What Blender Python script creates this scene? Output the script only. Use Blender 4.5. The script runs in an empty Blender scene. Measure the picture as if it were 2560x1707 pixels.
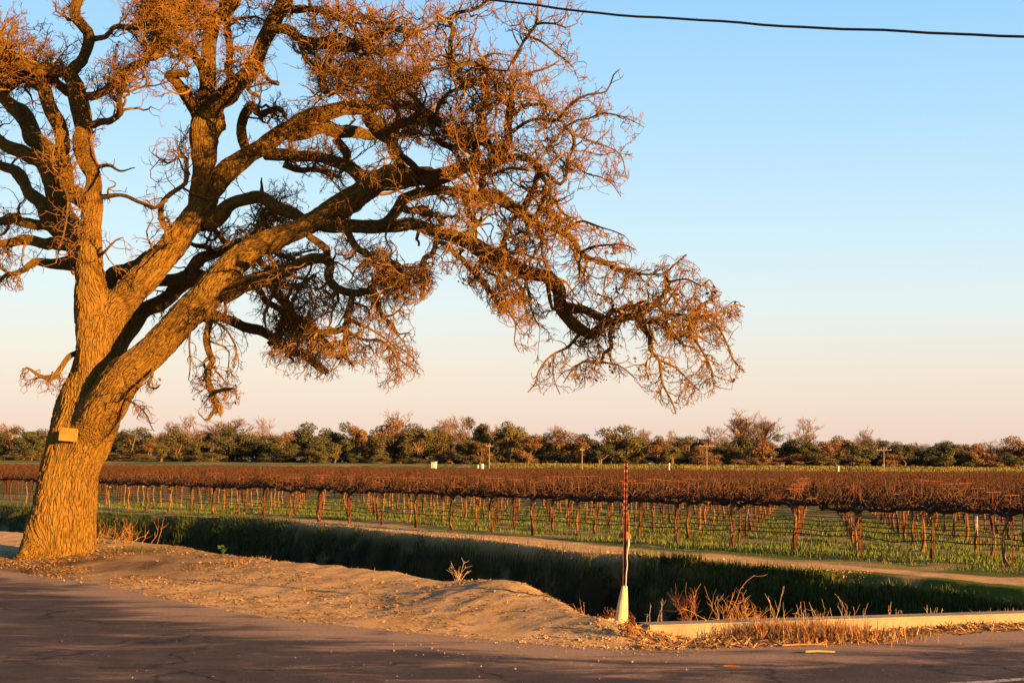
import bpy, bmesh, math, random
import numpy as np
from mathutils import Vector, noise as mnoise
rng = np.random.default_rng(7); random.seed(7)
R = math.radians
sc = bpy.context.scene; COL = sc.collection

# ------------------------------------------------------------------ camera, sky, sun, exposure
CAMH = 1.9; FPX = 3517.0                      # focal length in photo pixels (2560 wide)
PITCH = math.atan((1157.0 - 853.5) / FPX); ROLL = 0.0085
cd = bpy.data.cameras.new('camera'); cam = bpy.data.objects.new('camera', cd); COL.objects.link(cam)
cd.sensor_width = 36; cd.lens = 36 * FPX / 2560; cd.clip_end = 9000; cd.clip_start = .1
from mathutils import Matrix
cam.matrix_world = Matrix.Translation((0, 0, CAMH)) @ Matrix.Rotation(math.pi/2 + PITCH, 4, 'X') @ Matrix.Rotation(ROLL, 4, 'Z')
sc.camera = cam
SUN_EL = R(10.5); SUN_AZ = R(49.0)             # sun is behind the camera, to the right
tosun = Vector((math.sin(SUN_AZ)*math.cos(SUN_EL), -math.cos(SUN_AZ)*math.cos(SUN_EL), math.sin(SUN_EL)))
sl = bpy.data.lights.new('sun', 'SUN'); sl.energy = 5.0; sl.angle = R(.5); sl.color = (1.0, .51, .14)
sun = bpy.data.objects.new('sun', sl); COL.objects.link(sun); sun.rotation_euler = tosun.to_track_quat('Z', 'Y').to_euler()
w = bpy.data.worlds.new('World'); sc.world = w; w.use_nodes = True
nt = w.node_tree; nt.nodes.clear()
sky = nt.nodes.new('ShaderNodeTexSky'); sky.sky_type = 'NISHITA'; sky.sun_disc = False
sky.sun_elevation = SUN_EL; sky.sun_rotation = R(180) - SUN_AZ
tc = nt.nodes.new('ShaderNodeTexCoord'); sx = nt.nodes.new('ShaderNodeSeparateXYZ'); nt.links.new(tc.outputs['Generated'], sx.inputs[0])
rp = nt.nodes.new('ShaderNodeValToRGB'); nt.links.new(sx.outputs['Z'], rp.inputs[0])
def srgb(r, g, b): return tuple(((c/255)/12.92 if c/255 < .04045 else (((c/255)+.055)/1.055)**2.4) for c in (r, g, b)) + (1,)
stops = [(0.0, srgb(232, 203, 190)), (.03, srgb(236, 211, 198)), (.065, srgb(238, 223, 208)), (.11, srgb(226, 236, 235)), (.16, srgb(206, 234, 247)),
         (.24, srgb(178, 222, 251)), (.33, srgb(150, 207, 250)), (.6, srgb(80, 145, 215)), (1.0, srgb(46, 92, 168))]
while len(rp.color_ramp.elements) < len(stops): rp.color_ramp.elements.new(.5)
for e, (p, c) in zip(rp.color_ramp.elements, stops): e.position = p; e.color = c
EXPO = 2.3; AL = .50
mul = nt.nodes.new('ShaderNodeMix'); mul.data_type = 'RGBA'; mul.blend_type = 'MULTIPLY'; mul.inputs[0].default_value = 1
nt.links.new(rp.outputs[0], mul.inputs[6]); k = 10 / 2**EXPO; mul.inputs[7].default_value = (k, k, k, 1)
mx = nt.nodes.new('ShaderNodeMix'); mx.data_type = 'RGBA'; mx.inputs[0].default_value = .94
nt.links.new(sky.outputs[0], mx.inputs[6]); nt.links.new(mul.outputs[2], mx.inputs[7])
bg = nt.nodes.new('ShaderNodeBackground'); bg.inputs[1].default_value = .1; nt.links.new(mx.outputs[2], bg.inputs[0])
wo = nt.nodes.new('ShaderNodeOutputWorld'); nt.links.new(bg.outputs[0], wo.inputs[0])
sc.view_settings.view_transform = 'Standard'; sc.view_settings.look = 'None'; sc.view_settings.exposure = EXPO
sc.view_settings.gamma = 1; sc.view_settings.use_curve_mapping = False
sc.render.engine = 'CYCLES'; sc.cycles.max_bounces = 6; sc.cycles.diffuse_bounces = 2; sc.cycles.use_denoising = True

# ------------------------------------------------------------------ geometry of the view (measuring from the photograph)
_c, _s = math.cos(ROLL), math.sin(ROLL); _a = math.pi/2 + PITCH; _ca, _sa = math.cos(_a), math.sin(_a)
def ray(x, y):
    vx = (x - 1280)/FPX; vy = (853.5 - y)/FPX
    vx, vy = _c*vx - _s*vy, _s*vx + _c*vy
    return np.array([vx, _ca*vy + _sa, _sa*vy - _ca])
def gp(x, y, z=0.0):
    r = ray(x, y); t = (z - CAMH)/r[2]; return np.array([r[0]*t, r[1]*t, z])
def at(x, y, Y):
    r = ray(x, y); return np.array([0, 0, CAMH]) + r*(Y/r[1])
def proj(p):
    p = np.asarray(p); q = p - np.array([0, 0, CAMH])
    y1 = _ca*q[..., 1] + _sa*q[..., 2]; z1 = -_sa*q[..., 1] + _ca*q[..., 2]; x1 = q[..., 0]
    x2 = _c*x1 + _s*y1; y2 = -_s*x1 + _c*y1
    d = np.maximum(-z1, .01)
    return 1280 + FPX*x2/d, 853.5 - FPX*y2/d

# ------------------------------------------------------------------ helpers
def hash2(ix, iy, seed):
    h = (ix.astype(np.int64)*374761393 + iy.astype(np.int64)*668265263 + seed*144665) & 0xffffffff
    h = ((h ^ (h >> 13))*1274126177) & 0xffffffff
    return ((h ^ (h >> 16)) & 0xffff)/65535.0
def vnoise(x, y, seed=0):
    ix = np.floor(x); iy = np.floor(y); fx = x - ix; fy = y - iy
    fx = fx*fx*(3 - 2*fx); fy = fy*fy*(3 - 2*fy)
    a = hash2(ix, iy, seed); b = hash2(ix+1, iy, seed); c = hash2(ix, iy+1, seed); d = hash2(ix+1, iy+1, seed)
    return (a*(1-fx) + b*fx)*(1-fy) + (c*(1-fx) + d*fx)*fy
def fbm(x, y, oct=4, seed=0):
    r = 0; a = .5; f = 1.0
    for i in range(oct): r = r + a*(vnoise(x*f + 13.7*i, y*f - 7.1*i, seed+i) - .5); a *= .5; f *= 2.03
    return r*2
def sstep(a, b, x):
    t = np.clip((x - a)/(b - a), 0, 1); return t*t*(3 - 2*t)
def nrm(v): return v/np.maximum(np.linalg.norm(v, axis=-1, keepdims=True), 1e-9)

def mesh_np(name, verts, faces, mat, smooth=True, attrs=None, mats=None):
    """verts (n,3); faces (m,k) constant k"""
    me = bpy.data.meshes.new(name); verts = np.asarray(verts, np.float32); faces = np.asarray(faces, np.int32)
    m, kk = faces.shape
    me.vertices.add(len(verts)); me.vertices.foreach_set('co', verts.ravel())
    me.loops.add(m*kk); me.loops.foreach_set('vertex_index', faces.ravel())
    me.polygons.add(m); me.polygons.foreach_set('loop_start', np.arange(0, m*kk, kk, dtype=np.int32))
    me.polygons.foreach_set('use_smooth', np.full(m, smooth))
    me.update(calc_edges=True)
    for n_, a in (attrs or {}).items():
        a = np.asarray(a, np.float32)
        if a.ndim == 1: me.attributes.new(n_, 'FLOAT', 'POINT').data.foreach_set('value', a)
        else: me.attributes.new(n_, 'FLOAT_VECTOR', 'POINT').data.foreach_set('vector', a.ravel())
    for mm in (mat if isinstance(mat, (list, tuple)) else [mat]): me.materials.append(mm)
    if mats is not None: me.polygons.foreach_set('material_index', np.asarray(mats, np.int32))
    return me
def link(name, me, parent=None, loc=None, **kw):
    o = bpy.data.objects.new(name, me); COL.objects.link(o)
    if parent: o.parent = parent
    if loc is not None: o.location = loc
    for k_, v in kw.items(): o[k_] = v
    return o
def empty(name, label, cat, loc=(0, 0, 0), rz=0, group=None):
    o = bpy.data.objects.new(name, None); COL.objects.link(o); o.location = loc; o.rotation_euler = (0, 0, rz)
    o.empty_display_size = .2; o['label'] = label; o['category'] = cat
    if group: o['group'] = group
    return o
def tubes(P, Rr, sides):
    """P (N,K,3), Rr (N,K) -> verts, quads, ring angles"""
    N, K, _ = P.shape
    T = np.empty_like(P); T[:, 1:-1] = P[:, 2:] - P[:, :-2]; T[:, 0] = P[:, 1] - P[:, 0]; T[:, -1] = P[:, -1] - P[:, -2]; T = nrm(T)
    ref = nrm(P[:, -1] - P[:, 0]); g = rng.normal(size=(N, 3)); ref = nrm(np.cross(ref, g))
    E1 = np.empty_like(P); e = ref
    for k_ in range(K):
        e = e - (e*T[:, k_]).sum(-1, keepdims=True)*T[:, k_]; e = nrm(e); E1[:, k_] = e
    E2 = np.cross(T, E1)
    a = np.arange(sides)*2*np.pi/sides
    V = P[:, :, None, :] + Rr[:, :, None, None]*(np.cos(a)[None, None, :, None]*E1[:, :, None, :] + np.sin(a)[None, None, :, None]*E2[:, :, None, :])
    idx = np.arange(N*K*sides).reshape(N, K, sides); nx = np.roll(idx, -1, axis=2)
    F = np.stack([idx[:, :-1], nx[:, :-1], nx[:, 1:], idx[:, 1:]], -1).reshape(-1, 4)
    return V.reshape(-1, 3), F
def catmull(pts, step):
    """pts (n,4): xyz r"""
    pts = np.asarray(pts, float); n = len(pts); out = []
    ext = np.vstack([2*pts[0] - pts[1], pts, 2*pts[-1] - pts[-2]])
    for i in range(n-1):
        p0, p1, p2, p3 = ext[i:i+4]; m = max(2, int(np.linalg.norm((p2-p1)[:3])/step)); t = (np.arange(m)/m)[:, None]
        q = .5*((2*p1) + (-p0+p2)*t + (2*p0-5*p1+4*p2-p3)*t*t + (-p0+3*p1-3*p2+p3)*t**3); out.append(q)
    out.append(pts[-1:]); q = np.vstack(out); q[:, 3] = np.maximum(q[:, 3], min(pts[:, 3].min(), .003)*.9); return q
def join_meshes(parts):
    V = []; F = []; n = 0
    for v, f in parts: V.append(v); F.append(np.asarray(f) + n); n += len(v)
    return np.vstack(V), np.vstack(F)
def box(cx, cy, cz, sx, sy, sz, rz=0.0):
    v = np.array([[x, y, z] for z in (-.5, .5) for x, y in ((-.5, -.5), (.5, -.5), (.5, .5), (-.5, .5))])*[sx, sy, sz]
    c, s = math.cos(rz), math.sin(rz); v = np.stack([v[:, 0]*c - v[:, 1]*s, v[:, 0]*s + v[:, 1]*c, v[:, 2]], -1) + [cx, cy, cz]
    return v, np.array([[0, 3, 2, 1], [4, 5, 6, 7], [0, 1, 5, 4], [1, 2, 6, 5], [2, 3, 7, 6], [3, 0, 4, 7]])
def bm_box(name, mat, dims, bev=.01, seg=2, parent=None, loc=(0, 0, 0), rot=(0, 0, 0), **kw):
    bm = bmesh.new(); bmesh.ops.create_cube(bm, size=1); bmesh.ops.scale(bm, vec=dims, verts=bm.verts)
    if bev: bmesh.ops.bevel(bm, geom=bm.edges, offset=bev, segments=seg, affect='EDGES')
    me = bpy.data.meshes.new(name); bm.to_mesh(me); bm.free(); me.materials.append(mat)
    o = link(name, me, parent, loc, **kw); o.rotation_euler = rot; return o

# ------------------------------------------------------------------ materials
class NT:
    def __init__(s, name):
        s.m = bpy.data.materials.new(name); s.m.use_nodes = True; s.t = s.m.node_tree; s.t.nodes.clear()
        s.out = s.n('OutputMaterial'); s.b = s.n('BsdfPrincipled'); s.l(s.b.outputs[0], s.out.inputs[0]); s.b.inputs['Roughness'].default_value = .9
        s.b.inputs['Specular IOR Level'].default_value = .2
    def n(s, typ, **kw):
        nd = s.t.nodes.new('ShaderNode' + typ)
        for k_, v in kw.items(): setattr(nd, k_, v)
        return nd
    def l(s, a, b): s.t.links.new(a, b)
    def set(s, sock, v):
        if hasattr(v, 'is_output') or hasattr(v, 'links'): s.l(v, sock)
        else:
            if isinstance(v, tuple) and len(v) == 3 and sock.type == 'RGBA': v = v + (1,)
            sock.default_value = v
    def noise(s, vec, scale, detail=4, rough=.6, dist=0):
        nd = s.n('TexNoise'); nd.inputs['Scale'].default_value = scale; nd.inputs['Detail'].default_value = detail
        nd.inputs['Roughness'].default_value = rough; nd.inputs['Distortion'].default_value = dist
        if vec is not None: s.l(vec, nd.inputs['Vector'])
        return nd.outputs['Fac']
    def mix(s, f, a, b, mode='MIX'):
        nd = s.n('Mix', data_type='RGBA', blend_type=mode); s.set(nd.inputs[0], f); s.set(nd.inputs[6], a); s.set(nd.inputs[7], b); return nd.outputs[2]
    def math(s, op, a, b=0.0):
        nd = s.n('Math', operation=op); s.set(nd.inputs[0], a); s.set(nd.inputs[1], b); return nd.outputs[0]
    def ramp(s, f, a, b, va=0.0, vb=1.0):
        nd = s.n('MapRange', interpolation_type='SMOOTHSTEP'); s.set(nd.inputs[0], f); nd.inputs[1].default_value = a; nd.inputs[2].default_value = b
        nd.inputs[3].default_value = va; nd.inputs[4].default_value = vb; return nd.outputs[0]
    def attr(s, name, vec=False):
        nd = s.n('Attribute', attribute_name=name); return nd.outputs['Vector' if vec else 'Fac']
    def pos(s, scale=None):
        o = s.n('NewGeometry').outputs['Position']
        if scale:
            mp = s.n('Mapping'); s.l(o, mp.inputs[0]); mp.inputs['Scale'].default_value = scale; o = mp.outputs[0]
        return o
    def objc(s): return s.n('TexCoord').outputs['Object']
    def rnd(s): return s.n('ObjectInfo').outputs['Random']
    def bump(s, h, strength=.5, dist=.02):
        nd = s.n('Bump'); nd.inputs['Strength'].default_value = strength; nd.inputs['Distance'].default_value = dist; s.l(h, nd.inputs['Height']); s.l(nd.outputs[0], s.b.inputs['Normal']); return nd
    def col(s, c, al=None):
        al = AL if al is None else al*.82; s.set(s.b.inputs['Base Color'], s.mix(1.0, c, (al, al, al), 'MULTIPLY'))
def simple(name, c, rough=.8, var=.35, scale=6, metal=0, bump=0, spec=.2):
    t = NT(name); f = t.noise(t.objc(), scale); d = tuple(x*(1-var) for x in c); l_ = tuple(min(1, x*(1+var)) for x in c)
    t.col(t.mix(t.ramp(f, .35, .65), d, l_)); t.b.inputs['Roughness'].default_value = rough; t.b.inputs['Metallic'].default_value = metal
    t.b.inputs['Specular IOR Level'].default_value = spec
    if bump: t.bump(t.noise(t.objc(), scale*6), .6, bump)
    return t.m

def make_bark():
    t = NT('oak_bark'); v = t.attr('bark', True)
    dn = t.n('TexNoise'); dn.inputs['Scale'].default_value = 5; dn.inputs['Detail'].default_value = 3; t.l(v, dn.inputs['Vector'])
    ad = t.n('VectorMath', operation='MULTIPLY_ADD'); t.l(dn.outputs['Color'], ad.inputs[0]); ad.inputs[1].default_value = (.07, .07, .035); t.l(v, ad.inputs[2])
    vo = t.n('TexVoronoi', feature='DISTANCE_TO_EDGE'); vo.inputs['Scale'].default_value = 21; t.l(ad.outputs[0], vo.inputs['Vector'])
    mp = t.n('Mapping'); t.l(v, mp.inputs[0]); mp.inputs['Scale'].default_value = (1, 1, .72)
    rid = t.noise(mp.outputs[0], 19, 2, .5, .15); rid2 = t.noise(mp.outputs[0], 44, 3, .6, .1)
    e = t.ramp(t.math('ABSOLUTE', t.math('SUBTRACT', rid, .5)), 0.0, .16); ee = t.ramp(t.math('ABSOLUTE', t.math('SUBTRACT', rid2, .5)), 0.0, .15)
    e2 = t.ramp(vo.outputs['Distance'], -.05, .3)
    fine = t.noise(v, 60, 6, .7); broad = t.noise(v, 2.2, 4)
    h = t.math('ADD', t.math('ADD', t.math('MULTIPLY', e, .62), t.math('MULTIPLY', ee, .25)), t.math('ADD', t.math('MULTIPLY', e2, .3), t.math('MULTIPLY', fine, .3)))
    t.bump(t.math('MULTIPLY', h, t.attr('blend')), .75, .02)
    c = t.mix(t.ramp(broad, .35, .65), (.265, .142, .025), (.335, .186, .033))
    c = t.mix(t.ramp(t.noise(v, 13, 5), .45, .7, 0, .5), c, (.22, .12, .026))
    c = t.mix(t.ramp(t.noise(t.pos(), 1.3, 5), .55, .72, 0, .5), c, (.27, .175, .03))
    t.col(c); t.b.inputs['Roughness'].default_value = .95; t.b.inputs['Specular IOR Level'].default_value = .08
    dp = t.n('Displacement'); dp.inputs['Scale'].default_value = .022; dp.inputs['Midlevel'].default_value = 0
    t.l(t.math('MULTIPLY', t.math('SUBTRACT', e, .8), t.attr('thick')), dp.inputs['Height']); t.l(dp.outputs[0], t.out.inputs['Displacement']); t.m.displacement_method = 'BOTH'
    return t.m
def make_twig(name, a, b):
    t = NT(name); t.col(t.mix(t.ramp(t.noise(t.pos(), 1.1, 3), .38, .62), a, b)); t.b.inputs['Specular IOR Level'].default_value = .1; return t.m
def blade_mat(name, a, b, c3=None, sc_=1.5, trans=.0):
    t = NT(name); p = t.pos(); f = t.ramp(t.noise(p, sc_, 4), .35, .65); c = t.mix(f, a, b)
    if c3: c = t.mix(t.ramp(t.attr('tint'), .55, .8), c, c3)
    t.col(c); t.b.inputs['Roughness'].default_value = .6
    return t.m

M = {}
M['bark'] = make_bark()
M['twig'] = make_twig('oak_twig', (.28, .128, .022), (.35, .165, .036))
M['branchlet'] = make_twig('oak_branchlet', (.24, .130, .024), (.29, .160, .030))
M['deadleaf'] = blade_mat('dead_leaf', (.17, .07, .03), (.26, .11, .045))

# ------------------------------------------------------------------ terrain
UU = np.array([.652, -.758]); NN = np.array([.758, .652])      # along the ditch (towards the viewer) and across it
pl = lambda pts: np.array([gp(x, y)[:2] for x, y in pts])
def st(p): p = np.asarray(p); return p[..., 0]*UU[0] + p[..., 1]*UU[1], p[..., 0]*NN[0] + p[..., 1]*NN[1]
def curve_st(pts, z=0.0):
    s, t = st(np.array([gp(x, y, z)[:2] for x, y in pts])); o = np.argsort(s); return s[o], t[o]
FAR_S, FAR_T = curve_st([(240, 1277), (435, 1286), (642, 1296), (870, 1314), (1088, 1338), (1415, 1373), (1633, 1390), (1960, 1417), (2286, 1444), (2560, 1470)])
NEAR_S, NEAR_T = curve_st(z=.2, pts=[(0, 1330), (240, 1349), (359, 1362), (600, 1392), (762, 1410), (980, 1434), (1197, 1466), (1360, 1502), (1480, 1540), (1545, 1562)])
HW0 = gp(1622, 1597)[:2]; HW1 = gp(2560, 1564)[:2]; HWD = (HW1-HW0)/np.linalg.norm(HW1-HW0); HWN = np.array([-HWD[1], HWD[0]])   # headwall front line
edge_pts = pl([(-400, 1395), (0, 1428), (218, 1459), (479, 1518), (653, 1551), (870, 1573), (1088, 1594), (1415, 1622), (1622, 1630), (1850, 1624), (2177, 1610), (2395, 1593), (2560, 1578), (3000, 1540)])
EX, EY = edge_pts[:, 0], edge_pts[:, 1]
o_ = np.argsort(EX); EX, EY = EX[o_], EY[o_]
def road_edge(x): return np.interp(x, EX, EY) + .22*fbm(x*.9, x*0+3, 3, 21)
TREE_XY = gp(150, 1376, .2)[:2]
def terrain(x, y):
    s = x*UU[0] + y*UU[1]; t = x*NN[0] + y*NN[1]
    tn = np.interp(s, NEAR_S, NEAR_T) + .18*fbm(s*.6, t*.2, 3, 5); tf = np.interp(s, FAR_S, FAR_T) + .3*fbm(s*.45, t*.15, 3, 6)
    z = .05*fbm(x*.35, y*.35, 4, 1) + .018*fbm(x*2.2, y*2.2, 3, 2)
    dist = y - road_edge(x)                                   # beyond the road edge
    verge = sstep(-.2, 1.0, dist)*(1 - sstep(tn+.2, tn+1.2, t))
    z = z + .2*sstep(.3, 1, np.clip(1 - (tn-t)/np.maximum(dist*.8 + (tn-t), .3), 0, 1))*sstep(0, .8, dist)*(1 - sstep(tn+.2, tn+1.2, t))*(1-sstep(.6, 2.2, x))
    # lumpy spoil along the near crest
    lump = .04*sstep(.3, 2.5, dist)*(fbm(x*.8+4, y*.55, 3, 8)+.2) + (.022*fbm(x*3, y*3, 3, 9) + .014*fbm(x*7.5, y*7.5, 2, 10))*sstep(.1, .8, dist)
    z = z + verge*(lump + .02)
    dt2 = (x-TREE_XY[0])**2 + (y-TREE_XY[1])**2
    z = z + .10*np.exp(-dt2/4.5)
    z = z + verge*.16*sstep(2.0, 4.6, x)
    bm1 = gp(1250, 1530)[:2]; z = z + verge*.14*np.exp(-((x-bm1[0])**2/.9 + (y-bm1[1])**2/1.8))
    # the ditch, closed at the headwall
    hd = (x-HW0[0])*HWN[0] + (y-HW0[1])*HWN[1]
    d = np.minimum(t - tn, tf - t); bankn = .25*fbm(s*1.1, t*1.1, 4, 31)*sstep(0, .6, d)
    wd_ = np.where(tf - t < t - tn, 1.0, 1.9); dep = sstep(-.05, 1, (d + bankn)/wd_)*2.3
    ended = sstep(.26, .40, hd); z = z - dep*ended
    # under the road
    z = np.where(dist < 1.5, z*(1 - sstep(.6, -.3, dist)) + (-.06)*sstep(.35, -.35, dist), z)
    z = np.where((hd < .3) & (dist > .3), z, z)
    # vineyard is level, farther out the land lifts to the river levee
    r = np.hypot(x, y); z = z*(1 - .7*sstep(60, 120, r)) - .75*np.clip((y - 32)/290, 0, 1) + 2.2*sstep(335, 372, y)
    return z
def ground_z(x, y): return terrain(np.asarray(x, float), np.asarray(y, float))
xs = np.concatenate([-np.geomspace(4000, 21, 46), np.arange(-20, 13, .075), np.geomspace(14, 4000, 48)])
ys = np.concatenate([np.linspace(-60, 7, 20), np.arange(8, 26, .06), np.arange(26, 54, .11), np.geomspace(54.3, 330, 50), np.linspace(336, 372, 9), np.geomspace(380, 6000, 24)])
GX, GY = np.meshgrid(xs, ys); GZ = terrain(GX, GY)
S_, T_ = GX*UU[0]+GY*UU[1], GX*NN[0]+GY*NN[1]
tn_ = np.interp(S_, NEAR_S, NEAR_T) + .18*fbm(S_*.6, T_*.2, 3, 5); tf_ = np.interp(S_, FAR_S, FAR_T) + .3*fbm(S_*.45, T_*.15, 3, 6)
big = fbm(GX*.5, GY*.5, 4, 41)
left_track = sstep(-16, -22, S_)                      # on the left the bare track runs right on the crest, to the right grass fringes it
far_bare = sstep(-.25, .05, T_-tf_)*(1-sstep(1.3, 2.1, T_-tf_))*left_track + sstep(.35, .6, T_-tf_ + .2*big)*(1-sstep(1.3, 1.7, T_-tf_ + .3*big))*(1-left_track)
far_bare = far_bare*(1 - sstep(-40, -46, S_))
green = sstep(-.55, -.15, T_-tf_ + .25*big)*(1-np.clip(far_bare*1.2, 0, 1))
green = green*(1 - .75*sstep(.12, .4, -GZ)*(GY < 80))  # less green low in the ditch, so its painted shade shows
green = green*(.55 + .45*sstep(-.28, .1, fbm(GX*.9, GY*.9, 4, 44) ))
rowphase = np.abs(((T_-(np.interp(S_, FAR_S, FAR_T)*0+23.9))/2.3 + .5) % 1 - .5)
litter = np.exp(-((GX-TREE_XY[0]-.6)**2/14 + (GY-TREE_XY[1]+1.8)**2/5))*(.6+.8*fbm(GX*1.5, GY*1.5, 4, 51)+.2)
dist_ = GY - road_edge(GX)
ditch_shade = sstep(.06, .30, -GZ)*(np.minimum(T_-tn_, tf_-T_) > -.4)*(GY < 80)  # depth mask for the ditch shade painted into the soil colour
right_straw = sstep(1.2, 2.2, GX)*sstep(0, .5, dist_)*(1-sstep(2.6, 3.3, dist_))
idx = np.arange(GX.size).reshape(GX.shape)
F = np.stack([idx[:-1, :-1], idx[:-1, 1:], idx[1:, 1:], idx[1:, :-1]], -1).reshape(-1, 4)
def make_ground():
    t = NT('ground'); p = t.pos()
    n1 = t.noise(p, 1.4, 6); n2 = t.noise(p, 14, 6, .7); n3 = t.noise(p, 60, 4, .7)
    sand = t.mix(t.ramp(n1, .35, .65), (.62, .385, .155), (.78, .51, .225))
    sand = t.mix(t.ramp(n2, .5, .75, 0, .55), sand, (.38, .235, .115))
    sand = t.mix(t.ramp(n3, .58, .7, 0, .5), sand, (.85, .62, .36))
    soil = t.mix(t.ramp(n2, .4, .6), (.10, .058, .028), (.22, .13, .06))
    grass = t.mix(t.ramp(t.noise(p, 3.5, 5), .4, .62), (.09, .155, .012), (.15, .16, .025))
    grass = t.mix(t.ramp(n2, .52, .72, 0, .6), grass, (.12, .08, .04))
    straw = t.mix(t.ramp(n2, .4, .62), (.17, .09, .04), (.33, .19, .09))
    c = t.mix(t.attr('litter'), sand, soil); c = t.mix(t.attr('straw'), c, straw); c = t.mix(t.attr('bank'), c, t.mix(t.ramp(n1, .4, .6), (.022, .014, .008), (.06, .038, .02)))  # deep in the ditch, near-black soil stands in for shade
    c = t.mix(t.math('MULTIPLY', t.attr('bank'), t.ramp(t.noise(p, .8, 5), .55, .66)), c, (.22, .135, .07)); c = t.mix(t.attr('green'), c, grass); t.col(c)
    t.b.inputs['Specular IOR Level'].default_value = .05
    h = t.math('ADD', t.math('MULTIPLY', n2, .7), t.math('MULTIPLY', n3, .35)); t.bump(h, .6, .05)
    return t.m
M['ground'] = make_ground()
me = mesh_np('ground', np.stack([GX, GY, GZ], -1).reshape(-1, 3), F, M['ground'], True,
             {'green': green.ravel(), 'litter': np.clip(litter, 0, 1).ravel(), 'bank': ditch_shade.ravel(), 'straw': right_straw.ravel()})
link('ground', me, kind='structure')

# road: asphalt sheet ending along a ragged, sand-blown edge
def make_road():
    t = NT('asphalt'); p = t.pos(); ps = t.pos((.42, 1.3, 1)); ed = t.attr('edge')
    n = t.noise(p, 90, 4, .8); m = t.noise(p, 2.2, 6); vo = t.n('TexVoronoi'); vo.inputs['Scale'].default_value = 55; t.l(p, vo.inputs['Vector'])
    c = t.mix(t.ramp(m, .35, .65), (.062, .047, .040), (.105, .078, .064))
    c = t.mix(t.ramp(n, .54, .70, 0, .85), c, (.19, .145, .115))
    c = t.mix(t.ramp(t.noise(p, 24, 4, .8), .55, .72, 0, .6), c, (.20, .15, .12)); c = t.mix(t.ramp(t.noise(p, 11, 5, .75), .35, .5, .55, 0), c, (.025, .02, .02)); c = t.mix(t.ramp(vo.outputs['Distance'], .0, .22, .5, 0), c, (.21, .16, .12))
    c = t.mix(t.ramp(t.noise(p, .7, 5, .6, .4), .4, .6, .4, 0), c, (.045, .034, .030))
    cv = t.n('TexVoronoi', feature='DISTANCE_TO_EDGE'); cv.inputs['Scale'].default_value = .42; cn = t.n('TexNoise'); cn.inputs['Scale'].default_value = 1.6; cn.inputs['Detail'].default_value = 5; t.l(p, cn.inputs['Vector'])
    ca = t.n('VectorMath', operation='MULTIPLY_ADD'); t.l(cn.outputs['Color'], ca.inputs[0]); ca.inputs[1].default_value = (1.1, 1.1, 0); t.l(p, ca.inputs[2]); t.l(ca.outputs[0], cv.inputs['Vector'])
    c = t.mix(t.ramp(cv.outputs['Distance'], .004, .014, .8, 0), c, (.012, .010, .010))
    streak = t.noise(ps, 1.3, 6, .65, .5); fbmn = t.noise(p, .9, 5)
    dust = t.ramp(t.math('ADD', streak, t.math('MULTIPLY', ed, .33)),   .52, .80)
    dust = t.math('MULTIPLY', dust, t.ramp(t.noise(p, 26, 5, .75), .25, .6, .35, 1))
    c = t.mix(dust, c, t.mix(fbmn, (.46, .30, .18), (.56, .38, .23)))
    t.col(c); t.b.inputs['Roughness'].default_value = .85; t.b.inputs['Specular IOR Level'].default_value = .12
    t.bump(t.math('ADD', n, t.math('MULTIPLY', vo.outputs['Distance'], .7)), .5, .012); return t.m
M['road'] = make_road()
rx = np.concatenate([np.linspace(-60, -12.2, 40), np.arange(-12, 9, .1), np.linspace(9.3, 60, 40)]); rv = np.concatenate([[0], np.linspace(.2, 1, 100)])
ye = road_edge(rx) + .3; RX = np.repeat(rx[None], len(rv), 0); RY = -40 + (ye[None] + 40)*(rv[:, None]**.55)
RZ = .012*fbm(RX*.5, RY*.5, 3, 61) + .004*fbm(RX*3, RY*3, 2, 62); RD = np.clip(1 - (ye[None] - RY)/2.4, 0, 1)
ri = np.arange(RX.size).reshape(RX.shape); RF = np.stack([ri[:-1, :-1], ri[:-1, 1:], ri[1:, 1:], ri[1:, :-1]], -1).reshape(-1, 4)
link('road', mesh_np('road', np.stack([RX, RY, RZ], -1).reshape(-1, 3), RF, M['road'], True, {'edge': RD.ravel()}), kind='structure')
# painted edge line, worn
t = NT('worn_white_paint'); t.col(t.mix(t.ramp(t.noise(t.pos(), 30, 5, .7), .45, .62), (.55, .52, .48), (.11, .09, .08))); M['line'] = t.m
a0 = gp(2380, 1709)[:2]; a1 = gp(2560, 1698)[:2]; ld = nrm(a1-a0); ln = np.array([-ld[1], ld[0]])
us = np.linspace(-1.2, 12, 70); LV = np.array([[*(a0 + ld*u + ln*o), .012*fbm(np.array([(a0+ld*u)[0]*.5]), np.array([(a0+ld*u)[1]*.5]), 3, 61)[0] + .012] for u in us for o in (-.09, .03)])
LF = np.array([[2*i, 2*i+2, 2*i+3, 2*i+1] for i in range(len(us)-1)])
link('road_line', mesh_np('road_line', LV, LF, M['line'], False), kind='structure')

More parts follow.
